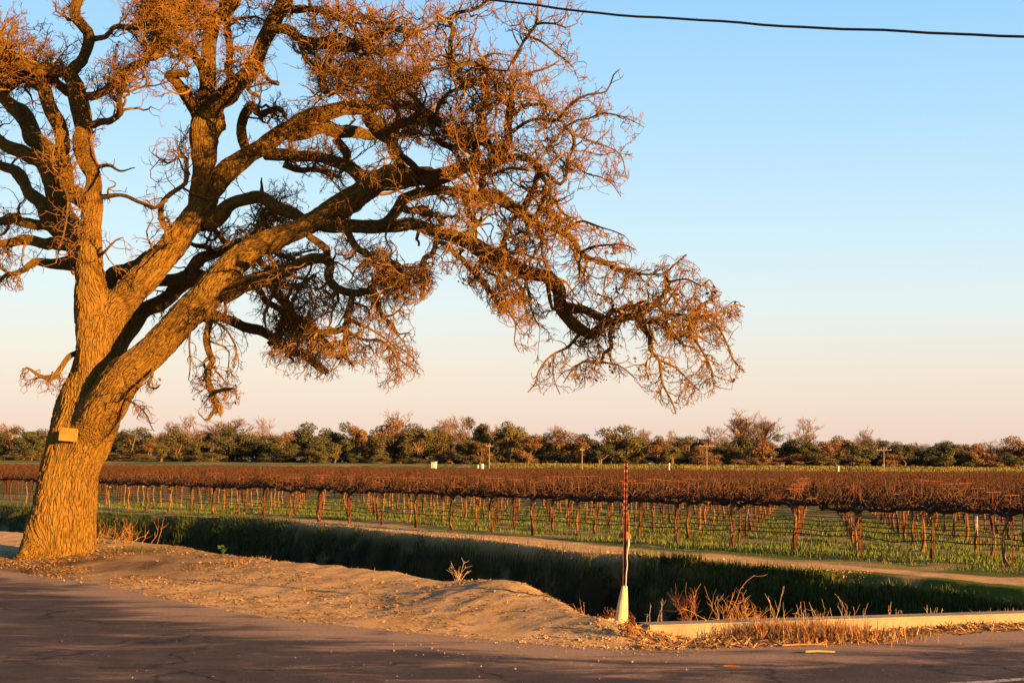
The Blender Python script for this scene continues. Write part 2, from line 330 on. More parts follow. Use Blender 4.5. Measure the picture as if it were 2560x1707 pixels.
# ------------------------------------------------------------------ the valley oak
D0 = float(TREE_XY[1]); LIM = {}
def px_path(pts, d0, d1, wander=.25, step=.09, gn=.5, tag=''):
    """photo-measured outline points (x, y, width) -> 3D centreline whose distance runs from d0 to d1"""
    q = np.array(pts, float); L = np.r_[0, np.cumsum(np.hypot(*np.diff(q[:, :2], axis=0).T))]; u = L/max(L[-1], 1e-6)
    dep = d0 + (d1-d0)*u; ph = rng.uniform(0, 6.28, 2)
    dep = dep + wander*np.sin(u*5+ph[0])*u
    P = np.array([np.r_[at(x, y, Y), .5*wd*Y/FPX] for (x, y, wd), Y in zip(q, dep)])
    c = catmull(P, step); n = len(c); r = c[:, 3:4]
    if gn and n > 6:
        k_ = np.arange(n)*step; off = np.zeros((n, 3)); env = np.minimum(1, np.arange(n)/4.0)[:, None]
        for f, a in ((1.7, 1.0), (4.1, .55), (8.3, .25)):
            for ax in range(3): off[:, ax] += a*np.sin(k_*f*rng.uniform(.8, 1.25) + rng.uniform(0, 6.28))
        c[:, :3] += off*gn*np.minimum(r*1.3 + .012, .12)*env
        bul = 1 + gn*(.10*np.sin(k_*3.1+ph[1]) + .07*np.sin(k_*7.7+ph[0])); c[:, 3] *= bul
    return c
def T(key, parent, dend, pts, tw=1.0, gn=1.0):
    if parent is None: d0 = D0
    elif isinstance(parent, (int, float)): d0 = D0 + parent
    else:
        pc = LIM[parent]['c']; X, Y = proj(pc[:, :3]); j = int(np.argmin(np.hypot(X-pts[0][0], Y-pts[0][1]))); d0 = pc[j, 1]
    dend += -2.3 if key[0] in 'UWRK' or key[:2] in ('C2', 'C3') else (-1.3 if key[0] == 'P' or key[:2] == 'C4' else 0)   # the right-hand crown reaches out towards the road
    LIM[key] = dict(c=px_path(pts, d0, D0 + dend, gn=gn*.55), tw=tw, par=parent)
# main stems
T('trunk', None, .1, [(150, 1430, 190), (150, 1385, 180), (153, 1340, 169), (158, 1290, 163), (168, 1225, 151), (184, 1150, 151), (205, 1090, 158), (222, 1030, 158), (232, 975, 142), (240, 900, 112), (248, 840, 108), (262, 790, 100)], 0, .25)
T('L', 0.0, .5, [(224, 985, 76), (230, 900, 82), (228, 800, 84), (230, 720, 78), (226, 645, 64), (229, 573, 54), (228, 520, 56), (225, 487, 58)], 0, .3)
T('Mm', 0.05, .9, [(226, 985, 90), (236, 900, 96), (262, 815, 100), (288, 770, 88), (313, 742, 83), (373, 683, 77), (431, 621, 70), (483, 548, 66), (515, 500, 62), (527, 460, 56)], 0, .3)
T('C', -.1, -1.2, [(178, 1215, 50), (192, 1160, 62), (212, 1100, 86), (241, 1040, 104), (283, 985, 104), (322, 931, 95), (369, 884, 84), (426, 829, 80), (503, 749, 84), (548, 705, 84), (592, 654, 68), (651, 613, 60), (731, 580, 56), (791, 545, 62), (846, 517, 68), (891, 490, 60), (944, 452, 58), (991, 434, 54)], 0, .3)
T('rootl', -.1, -.7, [(120, 1310, 110), (92, 1360, 80), (62, 1388, 46), (40, 1402, 22)], 0, .2)
# left stem
T('La', 'L', .2, [(226, 495, 56), (240, 460, 42), (241, 432, 42), (222, 395, 46), (213, 350, 46), (213, 329, 46), (202, 274, 47), (188, 222, 45), (168, 195, 38), (143, 190, 34), (118, 186, 32), (82, 170, 30), (41, 143, 28), (0, 123, 26), (-60, 110, 20), (-120, 60, 14)], .5)
T('Lt', 'La', .6, [(160, 200, 30), (192, 175, 34), (219, 137, 31), (233, 110, 28), (230, 82, 27), (192, 36, 28), (188, 0, 27), (200, -60, 22), (190, -130, 16), (215, -190, 10)], .5)
T('Lr', 'Lt', -.6, [(233, 98, 18), (263, 93, 15), (277, 71, 15), (291, 63, 14), (329, 66, 18), (356, 44, 18), (384, 25, 16), (407, 14, 16), (449, 14, 15), (490, 19, 15), (512, 33, 16), (545, 38, 16)], .9)
T('B1', 'La', -.9, [(232, 312, 20), (274, 291, 17), (296, 274, 17), (308, 238, 15), (320, 205, 14)], .8)
T('B2', 'La', -1.0, [(212, 240, 24), (260, 235, 22), (285, 222, 22), (312, 200, 22), (337, 181, 22), (362, 158, 20), (376, 143, 20), (390, 105, 15), (395, 74, 15), (392, 50, 12), (405, 10, 9)], .9)
T('La2', 'La', 1.2, [(190, 225, 30), (150, 225, 26), (110, 200, 24), (60, 200, 24), (20, 215, 22), (-40, 220, 16)], 1.0)
T('La3', 'La2', -.5, [(60, 200, 22), (35, 175, 20), (0, 160, 18), (-50, 150, 12)], 1.0)
T('Lb', 'L', .9, [(215, 505, 50), (180, 460, 46), (165, 415, 45), (160, 385, 42), (150, 335, 38), (132, 288, 36), (110, 247, 34), (90, 219, 30), (50, 190, 24), (10, 130, 18), (-20, 80, 12)], 1.2)
T('L2', .9, 2.2, [(205, 670, 60), (178, 620, 62), (165, 585, 64), (160, 540, 62), (152, 490, 56), (132, 450, 52), (110, 405, 46), (80, 392, 38), (40, 374, 32), (0, 355, 26), (-40, 330, 20)], .3)
T('D1', 'L2', 2.6, [(145, 470, 46), (137, 384, 46), (100, 340, 46), (68, 301, 45), (30, 270, 36), (0, 235, 30), (-40, 200, 22)], .4)
T('D3', 'L2', 2.8, [(165, 590, 46), (130, 555, 42), (110, 520, 38), (90, 492, 35), (62, 460, 30), (35, 432, 28), (0, 415, 25), (-40, 390, 18)], .6)
T('D4', 'L2', 1.6, [(170, 610, 34), (120, 612, 30), (82, 605, 28), (55, 606, 26), (20, 615, 24), (-25, 625, 18)], .8)
T('D5', 'L2', 1.2, [(185, 655, 40), (132, 657, 28), (95, 657, 19), (70, 676, 15), (35, 690, 13), (16, 695, 10), (-12, 718, 7)], .9)
T('D5b', 'D5', .9, [(32, 690, 9), (10, 675, 8), (-20, 655, 6)], .8)
T('D6', 'L2', 2.0, [(165, 600, 36), (125, 575, 30), (95, 570, 28), (65, 555, 26), (45, 533, 26), (20, 535, 26), (-20, 555, 22)], .7)
T('low', 'trunk', -.9, [(200, 880, 18), (179, 888, 14), (157, 912, 12), (135, 938, 14), (113, 942, 10), (95, 935, 8), (70, 920, 5), (52, 942, 3)], .9)
T('Ltw1', 'L', -.3, [(245, 492, 16), (302, 487, 11), (343, 509, 10), (384, 520, 10), (415, 502, 9)], .8)
T('Ltw2', 'La', -.6, [(240, 420, 12), (271, 412, 10), (302, 424, 5), (335, 421, 3)], .7)
T('Lk', 1.2, 1.6, [(262, 720, 40), (278, 700, 42), (295, 678, 38), (318, 668, 34), (345, 655, 26), (372, 640, 16)], .3)
T('Ltw3', 'L', -.5, [(248, 640, 10), (268, 620, 7), (290, 600, 5), (310, 594, 3)], .8)
T('hang', 'Lb', -1.2, [(160, 380, 10), (164, 420, 9), (163, 465, 8), (172, 500, 7), (168, 540, 6), (158, 590, 5), (145, 630, 4), (138, 655, 3)], 1.4)
T('hang2', 'Lb', -1.3, [(164, 465, 7), (180, 520, 6), (200, 548, 5), (212, 570, 4), (206, 600, 3)], 1.2)
# middle stem: upright V
T('V', 'Mm', .6, [(490, 545, 46), (497, 490, 48), (503, 435, 48), (512, 400, 66), (511, 357, 70), (512, 310, 82), (520, 275, 70)], .05, .5)
T('V2', 'V', .6, [(518, 300, 50), (523, 247, 38), (522, 219, 37), (523, 165, 37), (527, 110, 38), (533, 78, 40), (548, 50, 34), (566, 27, 36), (583, 0, 38), (600, -60, 30), (590, -120, 20), (610, -180, 12)], .25, .5)
T('V3', 'V', -.2, [(525, 300, 54), (545, 258, 50), (577, 228, 50), (613, 187, 50), (638, 137, 42), (654, 96, 38), (676, 55, 38), (695, 27, 40), (709, 0, 38), (730, -60, 30), (720, -120, 20), (750, -180, 12)], .3, .6)
T('V2b', 'V3', .7, [(590, 215, 26), (583, 187, 23), (574, 150, 22), (571, 110, 20), (562, 75, 20), (560, 30, 18), (545, -30, 14), (550, -100, 8)], .8)
T('V1', 'V', -.3, [(500, 300, 36), (480, 270, 31), (463, 248, 30), (440, 224, 26), (424, 203, 25), (418, 188, 24), (443, 178, 23), (478, 178, 21)], .15)
T('V4', 'V', -.7, [(505, 270, 30), (499, 235, 26), (492, 192, 25), (482, 155, 24), (460, 125, 24), (432, 110, 20), (405, 133, 14), (383, 143, 10)], .7)
T('V3r', 'V3', -1.4, [(648, 118, 24), (682, 85, 26), (723, 88, 26), (764, 110, 28), (805, 115, 30), (860, 130, 26), (905, 120, 20), (950, 130, 15), (1000, 115, 10)], 1.0)
T('V3d', 'V3r', -1.6, [(750, 105, 16), (761, 148, 14), (791, 159, 14), (808, 175, 15), (806, 215, 14), (830, 235, 12), (880, 210, 9)], 1.0)
T('V3e', 'V3', -.9, [(648, 140, 16), (638, 192, 14), (624, 233, 12), (650, 245, 9)], .6)
T('V3f', 'V3', -1.0, [(642, 160, 10), (651, 178, 9), (676, 195, 11), (695, 208, 13)], .2)
T('V2u', 'V2', -1.5, [(530, 70, 20), (512, 60, 16), (480, 70, 12), (440, 60, 10), (400, 62, 8), (360, 80, 6)], 1.2)
T('V3u', 'V3', -1.6, [(695, 20, 20), (740, 30, 18), (790, 20, 16), (850, 45, 14), (900, 40, 11), (960, 60, 8)], 1.3)
T('V3v', 'V3r', -2.4, [(800, 112, 18), (850, 90, 16), (900, 95, 14), (960, 75, 12), (1020, 85, 9), (1070, 70, 6)], 1.3)
# middle stem: big right-hand limb
T('M2', 'Mm', 1.2, [(512, 500, 56), (545, 440, 56), (600, 402, 52), (654, 368, 47), (709, 329, 46), (764, 299, 43), (819, 280, 42), (860, 273, 41), (895, 270, 40), (915, 272, 36), (956, 265, 24), (985, 270, 16)], .12, .5)
T('M2u', 'M2', .2, [(905, 268, 26), (941, 247, 24), (921, 226, 20), (897, 217, 16), (880, 190, 12), (900, 160, 9)], 1.1)
T('M2v', 'M2', .4, [(930, 265, 22), (970, 240, 18), (1010, 215, 15), (1040, 180, 12), (1080, 170, 9)], 1.2)
T('Cu', 'C', 1.0, [(1000, 425, 34), (1000, 390, 37), (979, 355, 37), (956, 329, 38), (935, 310, 42), (915, 292, 40)], .15, .6)
T('M3', 'M2', .1, [(665, 385, 34), (700, 396, 31), (723, 400, 32), (764, 392, 29), (819, 403, 30), (845, 411, 30), (883, 431, 34), (921, 449, 36), (950, 470, 26)], .35)
T('M3b', 'M3', .6, [(709, 410, 20), (750, 428, 16), (790, 434, 14), (850, 445, 12)], .8)
T('S1', 'M2', .9, [(622, 395, 28), (610, 360, 26), (608, 329, 25), (621, 288, 24), (636, 268, 23), (660, 282, 18), (695, 270, 15), (715, 290, 10)], .5)
T('Mb', 'M2', 2.2, [(720, 340, 34), (760, 335, 36), (805, 327, 37), (850, 334, 36), (897, 336, 32), (944, 340, 26), (990, 345, 16)], .7)
T('Mb2', 'Mb', 1.2, [(839, 345, 24), (855, 375, 22), (877, 408, 18)], .5)
T('M4', 'Mm', .1, [(515, 555, 48), (542, 540, 44), (572, 514, 38), (613, 498, 34), (654, 487, 34), (682, 501, 34), (709, 523, 32), (737, 545, 30), (765, 575, 22)], .5)
T('thorn', 'M4', .0, [(654, 485, 12), (654, 466, 7), (656, 446, 3)], 0)
T('M5', 'Mm', .3, [(440, 600, 18), (418, 569, 18), (407, 545, 16), (410, 509, 14), (435, 481, 14), (465, 460, 12), (466, 430, 11), (466, 400, 10), (450, 395, 8), (421, 414, 6), (380, 385, 4)], 1.1)
T('M5b', 'Mm', -.2, [(396, 660, 14), (402, 635, 11), (412, 600, 10), (410, 570, 7), (395, 545, 4)], .9)
# crotch limbs behind the lower stem
T('N1', .3, 2.2, [(285, 900, 40), (300, 865, 42), (318, 829, 45), (351, 785, 44), (402, 757, 38), (450, 735, 34), (500, 690, 26)], .3)
T('N2', .5, 2.5, [(360, 700, 36), (407, 695, 32), (462, 695, 30), (490, 671, 30), (517, 649, 30), (550, 638, 27), (586, 625, 22), (640, 590, 16)], .5)
T('N2b', 'Mm', 2.2, [(460, 595, 16), (481, 608, 12), (517, 619, 14), (550, 635, 16)], .5)
T('N3', 'Mm', 1.6, [(505, 570, 20), (534, 569, 15), (558, 599, 14), (572, 625, 13)], .8)
T('N4', 'C', 1.0, [(615, 625, 14), (638, 575, 10), (642, 545, 9), (660, 520, 7)], 1.0)
T('N5', 'C', 1.2, [(648, 610, 14), (650, 575, 9), (668, 548, 8), (675, 520, 6)], 1.0)
T('N6', 'C', .4, [(640, 640, 20), (665, 658, 17), (692, 680, 15)], .5)
T('N7', 'C', .6, [(668, 620, 20), (690, 630, 16), (704, 643, 14), (728, 656, 12)], .6)
# lower stem: upper continuation and its risers
T('C2', 'C', -1.6, [(960, 455, 50), (1005, 448, 52), (1044, 447, 50), (1088, 446, 46), (1132, 431, 42), (1176, 417, 41), (1214, 411, 32), (1249, 396, 28), (1286, 391, 18), (1318, 396, 17), (1339, 412, 18), (1358, 442, 15), (1374, 463, 13)], .35, .6)
T('U1', 'C2', -2.2, [(1240, 400, 24), (1273, 364, 21), (1284, 320, 19), (1284, 276, 18), (1281, 217, 14), (1284, 195, 9), (1317, 184, 7), (1366, 172, 6), (1397, 153, 4)], 1.0)
T('U1b', 'U1', -2.8, [(1279, 222, 12), (1240, 207, 12), (1213, 168, 12), (1180, 160, 12), (1144, 161, 12), (1100, 140, 8)], 1.3)
T('W1', 'U1b', -3.2, [(1140, 175, 16), (1125, 150, 15), (1118, 96, 14), (1125, 65, 14), (1118, 46, 12), (1144, 31, 10), (1190, 20, 8), (1230, -10, 6)], 1.3)
T('W2', 'U1', -3.0, [(1281, 160, 9), (1310, 110, 8), (1328, 84, 8), (1340, 61, 8), (1341, 19, 6), (1343, -20, 5), (1360, -80, 3)], 1.3)
T('W2b', 'W2', -3.3, [(1338, 62, 7), (1360, 56, 7), (1385, 57, 6), (1412, 69, 4), (1440, 60, 3)], 1.2)
T('W2c', 'W2', -3.3, [(1310, 86, 8), (1343, 100, 7), (1374, 122, 6), (1431, 165, 4)], 1.3)
T('R1', 'U1', -2.9, [(1282, 330, 12), (1294, 318, 11), (1336, 298, 9), (1393, 298, 9), (1428, 260, 7), (1473, 237, 6), (1519, 230, 5), (1535, 191, 4), (1550, 176, 2.5)], 1.0)
T('R2', 'U1', -1.6, [(1288, 290, 10), (1304, 272, 8), (1336, 266, 8), (1374, 268, 7), (1393, 288, 7), (1416, 321, 8), (1445, 338, 6), (1489, 356, 5), (1546, 383, 4), (1565, 444, 2.5)], 1.0)
T('R4', 'R2', -2.6, [(1414, 318, 7), (1440, 302, 6), (1470, 295, 5), (1515, 279, 4.5), (1565, 291, 3.5), (1611, 318, 2)], 1.1)
T('R5', 'R2', -2.2, [(1414, 320, 8), (1382, 352, 7), (1366, 367, 6), (1350, 400, 5)], 1.0)
T('R6', 'C2', -2.3, [(1345, 425, 11), (1366, 436, 11), (1397, 462, 10), (1412, 440, 9), (1414, 413, 9), (1431, 352, 8), (1424, 325, 6)], .7)
T('R8', 'R6', -2.9, [(1414, 405, 6), (1440, 415, 5), (1470, 432, 4.5), (1500, 440, 4), (1527, 459, 3), (1550, 494, 2)], 1.1)
T('K1', 'C2', -.4, [(1065, 440, 20), (1040, 415, 18), (1015, 390, 16), (985, 372, 12)], .4)
T('K2', 'C2', -.7, [(1155, 415, 13), (1132, 373, 12), (1103, 358, 16), (1085, 335, 14), (1070, 310, 10)], .7)
T('K3', 'C2', -.9, [(1187, 410, 24), (1182, 370, 23), (1147, 358, 26), (1117, 335, 25), (1088, 305, 23), (1060, 285, 22), (1040, 276, 22), (1009, 261, 22), (985, 240, 16), (960, 210, 11)], .9)
T('K3b', 'K3', -1.5, [(1090, 300, 14), (1097, 267, 12), (1117, 241, 11), (1147, 223, 9), (1175, 195, 7)], 1.2)
T('K3c', 'K3', -.8, [(1060, 287, 12), (1045, 255, 11), (1020, 235, 9), (1015, 200, 7)], 1.2)
T('K4', 'C2', -1.2, [(1232, 402, 22), (1228, 375, 22), (1195, 359, 24), (1161, 349, 22), (1125, 330, 16)], .7)
T('K4b', 'K4', -1.9, [(1225, 372, 14), (1205, 330, 13), (1195, 290, 12), (1215, 250, 10), (1200, 210, 8)], 1.3)
T('K5', 'Cu', -.2, [(960, 335, 20), (991, 317, 22), (1020, 300, 22), (1042, 286, 20)], .5)
T('K6', 'Cu', .1, [(985, 350, 12), (1003, 335, 10), (1038, 338, 10), (1055, 325, 7)], .8)
T('K7', 'C2', -2.4, [(1205, 418, 14), (1235, 428, 9), (1270, 424, 8), (1318, 426, 6)], .4)
T('K8', 'C2', -2.4, [(1210, 425, 20), (1212, 455, 18), (1200, 480, 15), (1170, 470, 11)], .6)
# C3 : tier under it
T('C3', 'C', -1.4, [(960, 560, 26), (985, 534, 26), (1029, 499, 28), (1073, 484, 27), (1100, 483, 25), (1128, 487, 26), (1170, 500, 30), (1211, 498, 33), (1243, 500, 33), (1280, 514, 28), (1302, 527, 22), (1345, 554, 17), (1385, 568, 16), (1420, 592, 16), (1447, 629, 14), (1480, 648, 12), (1520, 660, 10), (1558, 675, 8), (1616, 689, 6), (1661, 689, 5)], 1.1)
T('C3b', 'C3', -2.0, [(1290, 518, 22), (1318, 505, 20), (1329, 474, 15), (1345, 434, 12), (1358, 438, 9)], .6)
T('C3c', 'C3b', -2.6, [(1330, 478, 10), (1358, 479, 9), (1390, 490, 8), (1401, 514, 8), (1412, 533, 6), (1440, 550, 4)], 1.0)
T('C3d', 'C3', -2.4, [(1340, 550, 12), (1355, 519, 11), (1385, 530, 10), (1396, 551, 10), (1393, 580, 8)], .9)
T('C3e', 'C3', -1.9, [(1165, 498, 18), (1168, 514, 16), (1163, 533, 16), (1187, 562, 15), (1165, 583, 12)], .5)
T('C3f', 'C3', -2.0, [(1296, 525, 13), (1291, 540, 12), (1280, 568, 13), (1262, 600, 12), (1262, 638, 12)], .7)
T('C3g', 'C3', -1.8, [(1296, 573, 9), (1310, 590, 7), (1320, 615, 5)], .9)
T('C3h', 'C3', -2.3, [(1350, 560, 9), (1353, 589, 7), (1355, 635, 6), (1369, 669, 4)], 1.0)
T('C3i', 'C3', -2.8, [(1400, 580, 12), (1440, 560, 8), (1480, 560, 6), (1520, 575, 4), (1560, 590, 3)], 1.3)
T('C3j', 'C3', -2.4, [(1450, 632, 8), (1500, 618, 6), (1550, 610, 5), (1590, 625, 3)], 1.2)
T('C3k', 'C3', -1.4, [(1005, 515, 20), (1050, 520, 18), (1085, 540, 18), (1095, 570, 16)], .6)
# C4 : the long outer limb
T('C4', 'C', -1.7, [(800, 556, 44), (847, 563, 38), (940, 564, 34), (1034, 570, 34), (1090, 580, 34), (1150, 596, 36), (1202, 624, 40), (1268, 654, 38), (1328, 682, 35), (1375, 706, 35), (1403, 732, 34), (1408, 767, 34), (1431, 799, 31), (1455, 827, 28), (1478, 842, 26), (1501, 818, 22), (1530, 798, 21), (1558, 787, 21), (1581, 781, 20), (1601, 764, 20), (1644, 755, 17)], .55, .7)
T('C4b', 'C4', -2.2, [(1408, 768, 28), (1458, 789, 26), (1501, 795, 22), (1518, 785, 13), (1524, 770, 11), (1573, 766, 10), (1610, 750, 8)], 1.0)
T('C4c', 'C4', -1.2, [(1538, 800, 13), (1520, 835, 12), (1521, 864, 12), (1507, 878, 10), (1501, 901, 9), (1480, 902, 6), (1458, 901, 5), (1429, 927, 4), (1409, 958, 3)], .75)
T('C4d', 'C4c', -1.0, [(1501, 905, 6), (1544, 910, 5), (1565, 925, 4), (1581, 940, 3)], .8)
T('C4e', 'C4', -2.0, [(1450, 835, 10), (1415, 867, 7), (1377, 890, 6), (1346, 930, 5), (1337, 961, 4), (1320, 982, 3)], .6)
T('C4f', 'C4e', -1.8, [(1385, 884, 5), (1383, 905, 4), (1386, 947, 3.5), (1400, 988, 2.5)], .6)
T('C4g', 'C4', -2.2, [(1585, 780, 26), (1592, 795, 24), (1601, 812, 20), (1630, 844, 14), (1630, 873, 12), (1653, 901, 9), (1656, 930, 8), (1661, 964, 6), (1681, 1002, 4), (1690, 1032, 2.5)], .8)
T('C4h', 'C4', -2.6, [(1640, 756, 12), (1659, 778, 9), (1682, 789, 8), (1713, 795, 7), (1725, 815, 6)], .9)
T('C4i', 'C4g', -1.4, [(1600, 808, 14), (1640, 805, 13), (1659, 809, 14), (1682, 832, 14), (1696, 844, 14), (1722, 827, 14), (1745, 795, 14), (1750, 764, 10), (1780, 745, 6), (1800, 735, 4)], 1.0)
T('C4j', 'C4i', -.8, [(1748, 790, 9), (1788, 784, 7), (1831, 765, 4), (1858, 770, 3)], 1.2)
T('C4k', 'C4i', -1.8, [(1746, 795, 9), (1788, 812, 6), (1816, 853, 5), (1839, 901, 4), (1866, 930, 2.5)], 1.2)
T('C4l', 'C4i', -2.2, [(1720, 828, 8), (1750, 870, 6), (1775, 920, 5), (1785, 970, 3)], 1.2)
T('C4m', 'C4', -2.4, [(1640, 758, 10), (1661, 732, 10), (1670, 709, 9), (1661, 689, 7), (1687, 663, 5), (1716, 637, 3)], 1.1)
T('C4n', 'C4m', -2.8, [(1668, 705, 6), (1710, 700, 5), (1750, 715, 4), (1775, 700, 3)], 1.2)
T('C4o', 'C4g', -1.9, [(1650, 900, 6), (1690, 920, 5), (1720, 950, 4), (1745, 975, 3)], 1.0)
T('P1', 'C4', -2.0, [(1093, 590, 15), (1093, 605, 14), (1085, 635, 14), (1061, 658, 15), (1056, 701, 12), (1050, 744, 8)], .6)
T('P2', 'P1', -2.2, [(1093, 605, 12), (1122, 613, 12), (1144, 635, 14), (1165, 648, 14), (1195, 680, 12), (1211, 710, 11), (1227, 734, 9), (1248, 763, 7), (1275, 790, 5), (1289, 818, 4), (1286, 855, 3), (1298, 880, 2.5)], .8)
T('P3', 'C4', -2.3, [(1200, 635, 12), (1216, 677, 8), (1248, 691, 8), (1264, 760, 5)], .9)
T('P4', 'C4', -1.2, [(1230, 650, 10), (1262, 690, 8), (1300, 715, 7), (1310, 760, 5), (1330, 800, 3)], 1.0)
T('P5', 'C4', -1.1, [(1310, 690, 9), (1322, 730, 7), (1330, 780, 5), (1350, 820, 3)], .8)
T('P6', 'C4', -1.4, [(1046, 580, 9), (1047, 595, 8), (1046, 613, 6)], 0)
T('P7', 'C4', -2.1, [(868, 575, 19), (881, 592, 18), (897, 612, 18), (938, 647, 18), (986, 676, 16), (1010, 690, 12), (1040, 692, 7)], .9)
T('P8', 'C4', -1.0, [(1260, 645, 9), (1290, 625, 8), (1330, 640, 6), (1370, 650, 4)], 1.2)
# C5.. : tiers hanging under the lower stem
T('C5', 'C', -2.2, [(560, 735, 52), (619, 708, 42), (667, 692, 38), (715, 679, 34), (763, 663, 30), (807, 654, 27), (826, 660, 24), (820, 685, 24), (826, 708, 22), (852, 720, 20), (890, 724, 20), (922, 724, 18), (941, 752, 14), (957, 790, 12), (983, 813, 10), (989, 831, 8)], .55, .7)
T('C5b', 'C5', -1.0, [(660, 705, 22), (699, 716, 20), (740, 720, 18), (760, 705, 12), (785, 690, 7)], .8)
T('C5c', 'C5', -2.4, [(822, 655, 18), (812, 636, 20), (807, 618, 20), (785, 599, 18), (763, 585, 16)], .3)
T('C5d', 'C5', -2.7, [(885, 726, 16), (878, 745, 16), (862, 785, 18), (860, 808, 17), (840, 815, 18), (807, 818, 18), (780, 830, 10)], .7)
T('C5e', 'C5d', -2.9, [(861, 810, 14), (861, 835, 12), (852, 873, 12), (865, 899, 10), (883, 920, 6)], .4)
T('C5f', 'C5d', -2.3, [(862, 800, 9), (900, 808, 7), (938, 826, 6), (986, 861, 5), (1002, 899, 4), (1050, 937, 2.5)], 1.0)
T('C5g', 'C5d', -3.2, [(862, 818, 9), (877, 832, 8), (916, 851, 7), (954, 848, 6), (986, 883, 5), (992, 940, 3)], 1.0)
T('C5h', 'C5', -1.6, [(920, 722, 11), (945, 708, 10), (957, 701, 9), (964, 685, 8), (1002, 682, 7), (1050, 688, 5)], 1.0)
T('C5i', 'C5f', -2.5, [(985, 860, 5), (1020, 880, 4), (1045, 910, 3)], 1.0)
T('C6', 'C', .4, [(615, 700, 22), (645, 730, 17), (661, 762, 16), (689, 775, 16), (718, 797, 15), (745, 830, 9)], .8)
T('C6b', 'C5', .6, [(680, 700, 26), (689, 730, 25), (702, 759, 26), (715, 784, 27), (763, 803, 30), (801, 822, 27), (823, 851, 15), (840, 875, 8)], .9)
T('C7', 'C', 1.4, [(490, 785, 26), (530, 780, 24), (552, 790, 24), (603, 819, 25), (651, 845, 26), (686, 867, 27), (715, 883, 22), (747, 883, 22), (785, 902, 22), (820, 926, 15)], .45)
T('C7b', 'C7', 1.0, [(672, 862, 18), (692, 848, 15), (712, 816, 14), (735, 795, 10)], .6)
T('C7c', 'C7', 1.9, [(775, 895, 14), (777, 865, 12), (769, 822, 11), (780, 790, 8)], .8)
T('C7d', 'C7', 1.1, [(715, 888, 10), (728, 895, 7), (735, 906, 3)], 0)
T('C8', 'C', -1.8, [(505, 790, 26), (528, 803, 22), (523, 845, 20), (523, 883, 18), (530, 912, 18), (517, 950, 15), (530, 975, 14), (536, 1007, 14), (546, 1026, 12), (533, 1030, 10), (520, 1045, 8), (508, 1047, 5)], .55)
T('C8b', 'C8', -2.2, [(533, 980, 11), (562, 979, 9), (584, 972, 5), (590, 995, 3)], .7)
T('C9', 'C', -1.4, [(380, 905, 9), (384, 940, 9), (378, 965, 7), (392, 972, 5), (402, 962, 3)], .8)
T('C10', 'C', -1.5, [(300, 985, 10), (325, 1000, 6), (350, 1015, 5), (368, 1040, 4), (385, 1075, 2.5)], 1.0)
T('C11', 'C', -2.0, [(520, 790, 9), (560, 820, 6), (590, 870, 5), (585, 920, 3)], 1.0)
T('C12', 'C', -1.0, [(480, 800, 8), (470, 850, 6), (475, 900, 4), (470, 950, 2.5)], .8)

CORE = ['trunk', 'L', 'Mm', 'C', 'rootl']
class Acc: pass
def bark_coords(c, V, sides, ksc=None):
    """bark coordinate: around the limb in metres, stretched along it"""
    n = len(c); L = np.r_[0, np.cumsum(np.linalg.norm(np.diff(c[:, :3], axis=0), axis=1))]
    r = np.repeat(c[:, 3], sides); a = np.tile(np.arange(sides)*2*np.pi/sides, n); ll = np.repeat(L, sides)
    k_ = 1/np.clip(c[:, 3].mean()/.30, .28, 1.0)
    return np.stack([np.cos(a)*r*k_, np.sin(a)*r*k_, ll*.24*k_], -1) + rng.uniform(-50, 50, 3)
OAK = empty('oak_tree', 'huge bare valley oak leaning over the ditch with orange-lit bark and spreading gnarled limbs', 'tree', tuple(terrain(*TREE_XY) * np.array([0, 0, 1]) + np.array([TREE_XY[0], TREE_XY[1], 0])))
off = np.array(OAK.location)
# trunk with the three great stems grown together (voxel union), bark coordinates from the nearest stem
parts = []
for key in CORE:
    c = LIM[key]['c']; V, Fq = tubes(c[None, :, :3], c[None, :, 3], 28)
    n = len(V); cap0 = c[0, :3]; cap1 = c[-1, :3] + nrm(c[-1, :3]-c[-2, :3])*c[-1, 3]*.4
    V = np.vstack([V, cap0, cap1]); i0 = np.arange(28); i1 = n-28+i0
    Fc = np.vstack([np.stack([np.roll(i0, -1), i0, np.full(28, n), np.full(28, n)], -1), np.stack([i1, np.roll(i1, -1), np.full(28, n+1), np.full(28, n+1)], -1)])
    parts.append((V, Fq, Fc))
bm = bmesh.new()
for V, Fq, Fc in parts:
    vs = [bm.verts.new(v) for v in V]
    for f in Fq: bm.faces.new([vs[i] for i in f])
    for f in Fc: bm.faces.new([vs[i] for i in f[:3]])
tm = bpy.data.meshes.new('trunk_raw'); bm.to_mesh(tm); bm.free()
to = bpy.data.objects.new('trunk_raw', tm); COL.objects.link(to)
rm = to.modifiers.new('r', 'REMESH'); rm.mode = 'VOXEL'; rm.voxel_size = .034
sm = to.modifiers.new('s', 'SMOOTH'); sm.factor = .5; sm.iterations = 6
dg = bpy.context.evaluated_depsgraph_get(); ev = bpy.data.meshes.new_from_object(to.evaluated_get(dg)); bpy.data.objects.remove(to)
nv = len(ev.vertices); tv = np.empty(nv*3, np.float32); ev.vertices.foreach_get('co', tv); tv = tv.reshape(-1, 3)
SK = []
for key in CORE:
    c = LIM[key]['c']; tg = nrm(np.gradient(c[:, :3], axis=0)); L = np.r_[0, np.cumsum(np.linalg.norm(np.diff(c[:, :3], axis=0), axis=1))]
    e = nrm(np.cross(tg[0], [0.0, 1.0, .0])); E_ = []
    for t_ in tg: e = nrm(e - (e*t_).sum()*t_); E_.append(e)
    E_ = np.array(E_); SK.append(np.c_[c, tg, L + (0 if key == 'trunk' else 3.0 + len(SK)), E_, np.cross(tg, E_)])
